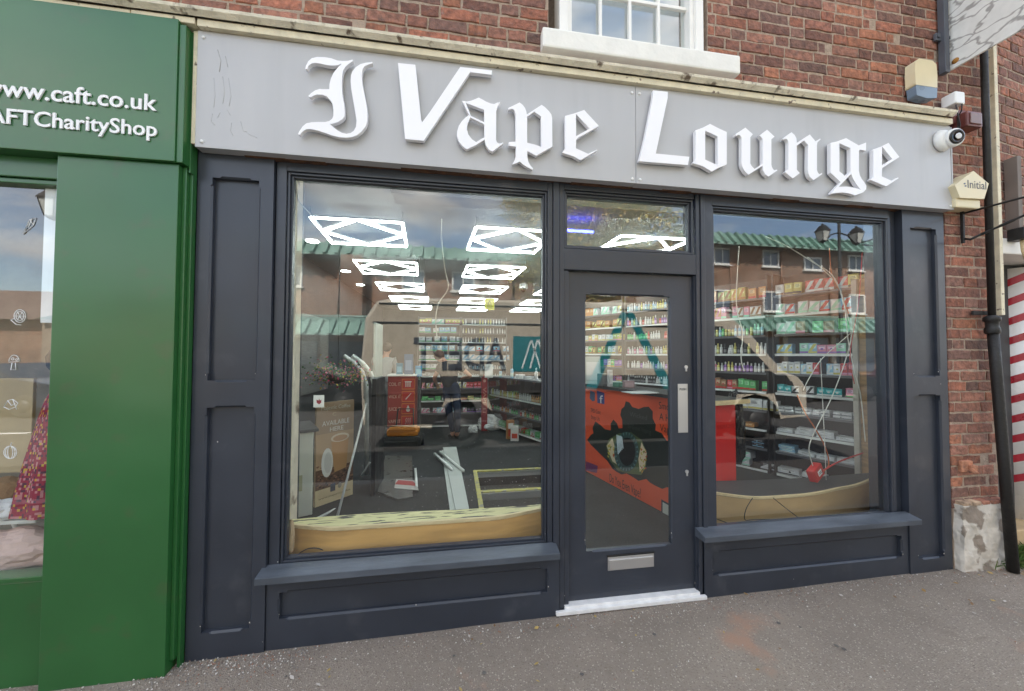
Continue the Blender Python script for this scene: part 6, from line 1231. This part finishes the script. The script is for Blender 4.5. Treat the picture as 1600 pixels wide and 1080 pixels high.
def person(base, J, shirt, trouser, shoe, hair, label, sleeves=True, hood=False):
    """J: joints in metres relative to base: pelvis chest neck head(centre) + L/R shoulder elbow wrist hip knee ankle toe"""
    B_ = Vector(base); g_ = {k: B_+Vector(v) for k, v in J.items()}
    t = thing('person', label, 'person', base)
    hd = g_['head']; up_ = (hd-g_['neck']).normalized(); fw = Vector(J['face']).normalized()
    V = [(g_['pelvis'],(.09,.07)),((g_['pelvis']+g_['chest'])/2,(.12,.09)),(g_['chest'],(.15,.10)),(g_['neck'],.055),(hd-up_*.07+fw*.02,(.06,.07)),(hd,(.075,.09)),(hd+up_*.07-fw*.01,(.065,.075))]; E = [(0,1),(1,2),(2,3),(3,4),(4,5),(5,6)]
    V += [(hd+fw*.10-up_*.02,.015),(hd+fw*.085,.02)]; E += [(5,8),(8,7)]
    sd_ = up_.cross(fw)
    for s in (-1,1): V.append((hd+sd_*s*.088,.014)); E.append((5,len(V)-1))
    for s in 'LR':
        a = len(V); V += [(g_['sh'+s],.055),(g_['el'+s],.040),(g_['wr'+s],.026)]; E += [(2,a),(a,a+1),(a+1,a+2)]
        h_ = (g_['wr'+s]-g_['el'+s]).normalized(); V.append((g_['wr'+s]+h_*.07,(.035,.018))); E.append((a+2,a+3)); sw = h_.orthogonal().normalized()
        for k in range(4):
            p = g_['wr'+s]+h_*.10+sw*(k-1.5)*.019; V.append((p,.009)); V.append((p+h_*(.05-.006*abs(k-1.4))+h_.cross(sw)*.022,.007)); n_ = len(V); E += [(a+3,n_-2),(n_-2,n_-1)]
        V.append((g_['wr'+s]+h_*.05+sw*.045,.010)); V.append((g_['wr'+s]+h_*.085+sw*.055+h_.cross(sw)*.02,.008)); n_ = len(V); E += [(a+3,n_-2),(n_-2,n_-1)]
        a = len(V); V += [(g_['hip'+s],.065),(g_['kn'+s],.055),(g_['an'+s],.038),(g_['to'+s],(.035,.025))]; E += [(0,a),(a,a+1),(a+1,a+2),(a+2,a+3)]
    skin('body', V, E, SKINM, t)
    V = [(g_['pelvis']-Vector((0,0,.09)),(.18,.15)),((g_['pelvis']+g_['chest'])/2,(.165,.135)),(g_['chest'],(.18,.13)),(g_['neck']*.8+g_['chest']*.2,(.085,.08))]; E = [(0,1),(1,2),(2,3)]
    for s in 'LR':
        a = len(V); mid = g_['el'+s] if sleeves else g_['sh'+s]*.45+g_['el'+s]*.55; V += [(g_['sh'+s],.078),(mid,.06)]; E += [(2,a),(a,a+1)]
        if sleeves: V.append((g_['wr'+s],.045)); E.append((a+1,a+2))
    skin('hoodie' if hood else 'shirt', V, E, shirt, t)
    V = [(g_['pelvis']+Vector((0,0,.11)),(.14,.115)),(g_['pelvis']-Vector((0,0,.06)),(.15,.12))]; E = [(0,1)]
    for s in 'LR': a = len(V); V += [(g_['hip'+s]-Vector((0,0,.05)),.098),(g_['kn'+s],.072),(g_['an'+s]+Vector((0,0,.03)),.055)]; E += [(1,a),(a,a+1),(a+1,a+2)]
    skin('jeans', V, E, trouser, t)
    for s in 'LR': skin('shoe', [(g_['an'+s]-Vector((0,0,.03)),(.05,.05)),((g_['an'+s]+g_['to'+s])/2-Vector((0,0,.01)),(.05,.04)),(g_['to'+s],(.045,.032))], [(0,1),(1,2)], shoe, t)
    b = MB(); bm = bmesh.new(); bmesh.ops.create_icosphere(bm, subdivisions=3, radius=1); rs = random.Random(1); MM = frameM(hd+up_*.035-fw*.025, sd_, up_)
    for v in bm.verts: v.co = MM @ Vector((v.co.x*.098*(1+rs.uniform(-.03,.03)), v.co.y*.105, v.co.z*.105))
    b.frombm(bm, smooth=True); b.build('hair', hair, t); return t
q = PZ(706,688,0)
SH = mat('dark_grey_tshirt', (.018,.018,.021), .9, bump=.3); JN = mat('dark_denim', (.012,.02,.045), .9, bump=.3); SHO = mat('black_shoe', (.015,.015,.015), .5); HR = mat('auburn_hair', (.10,.05,.03), .8, bump=.6)
person((q.x,q.y,.008), dict(pelvis=(-.02,.05,.97), chest=(-.09,.10,1.30), neck=(-.15,.14,1.42), head=(-.24,.20,1.50), face=(-.6,.7,-.35), shL=(-.22,.22,1.33), elL=(-.34,.26,1.10), wrL=(-.30,.42,.98), shR=(.08,.02,1.36), elR=(.34,.10,1.14), wrR=(.22,.34,1.10),
 hipL=(-.10,.06,.90), knL=(-.05,.03,.50), anL=(.02,.05,.09), toL=(-.05,.20,.035), hipR=(.07,.03,.90), knR=(.10,-.10,.50), anR=(.10,.0,.09), toR=(.04,.17,.035)), SH, JN, SHO, HR, 'person in dark t-shirt and jeans leaning over the back counter', sleeves=False)
GH = mat('pale_grey_cloth', (.36,.37,.37), .9, bump=.3)
person((PZ(603,664,0).x,5.9,.008), dict(pelvis=(0,0,.98), chest=(.02,.02,1.36), neck=(.03,.03,1.52), head=(.06,.05,1.66), face=(.4,.9,-.1), shL=(-.17,.02,1.42), elL=(-.23,.06,1.14), wrL=(-.18,.2,.95), shR=(.20,.04,1.42), elR=(.25,.10,1.14), wrR=(.2,.26,.98),
 hipL=(-.09,0,.92), knL=(-.10,.03,.5), anL=(-.11,-.02,.09), toL=(-.12,.13,.035), hipR=(.09,0,.92), knR=(.11,.06,.5), anR=(.12,.06,.09), toR=(.13,.20,.035)), GH, mat('grey_trousers', (.15,.155,.16), .9), mat('white_trainer', (.55,.55,.55), .6), mat('brown_hair', (.06,.04,.03), .8), 'person in a pale grey hoodie standing behind the red display stand', hood=True)

# ================================================================== small repeated parts become objects of their own
def explode(o):
    me = o.data; n = len(me.vertices); par_ = list(range(n))
    def find(a):
        while par_[a] != a: par_[a] = par_[par_[a]]; a = par_[a]
        return a
    for e in me.edges:
        a, c = find(e.vertices[0]), find(e.vertices[1])
        if a != c: par_[a] = c
    grp = {}
    for p in me.polygons: grp.setdefault(find(p.vertices[0]), []).append(p)
    if len(grp) < 2: return
    cols = [c.color[:] for c in me.color_attributes['Col'].data] if 'Col' in me.color_attributes else None
    for ps in grp.values():
        b = MB(); mp_ = {}
        for p in ps:
            f = []
            for v in p.vertices:
                if v not in mp_: mp_[v] = len(b.v); b.v.append(tuple(me.vertices[v].co))
                f.append(mp_[v])
            b.f.append(tuple(f)); b.c.append(cols[p.loop_start][:3] if cols else (1,1,1)); b.sm.append(p.use_smooth)
        q = b.build(o.name.split('.')[0], me.materials[0] if me.materials else None)
        q.parent = o.parent; q.matrix_parent_inverse = o.matrix_parent_inverse.copy()
        for m_ in o.modifiers:
            k = q.modifiers.new(m_.name, m_.type); k.width = m_.width; k.segments = m_.segments; k.limit_method = m_.limit_method; k.angle_limit = m_.angle_limit
    bpy.data.objects.remove(o)
for o in [o for o in bpy.data.objects if o.type == 'MESH' and o.parent and o.name.split('.')[0] in
          ('screw_cap','fixing_pin','brick_capping','rust_stain','drainpipe','shop_pier','shop_window','pier','end_cap','hatch_frame','split_batten')]: explode(o)
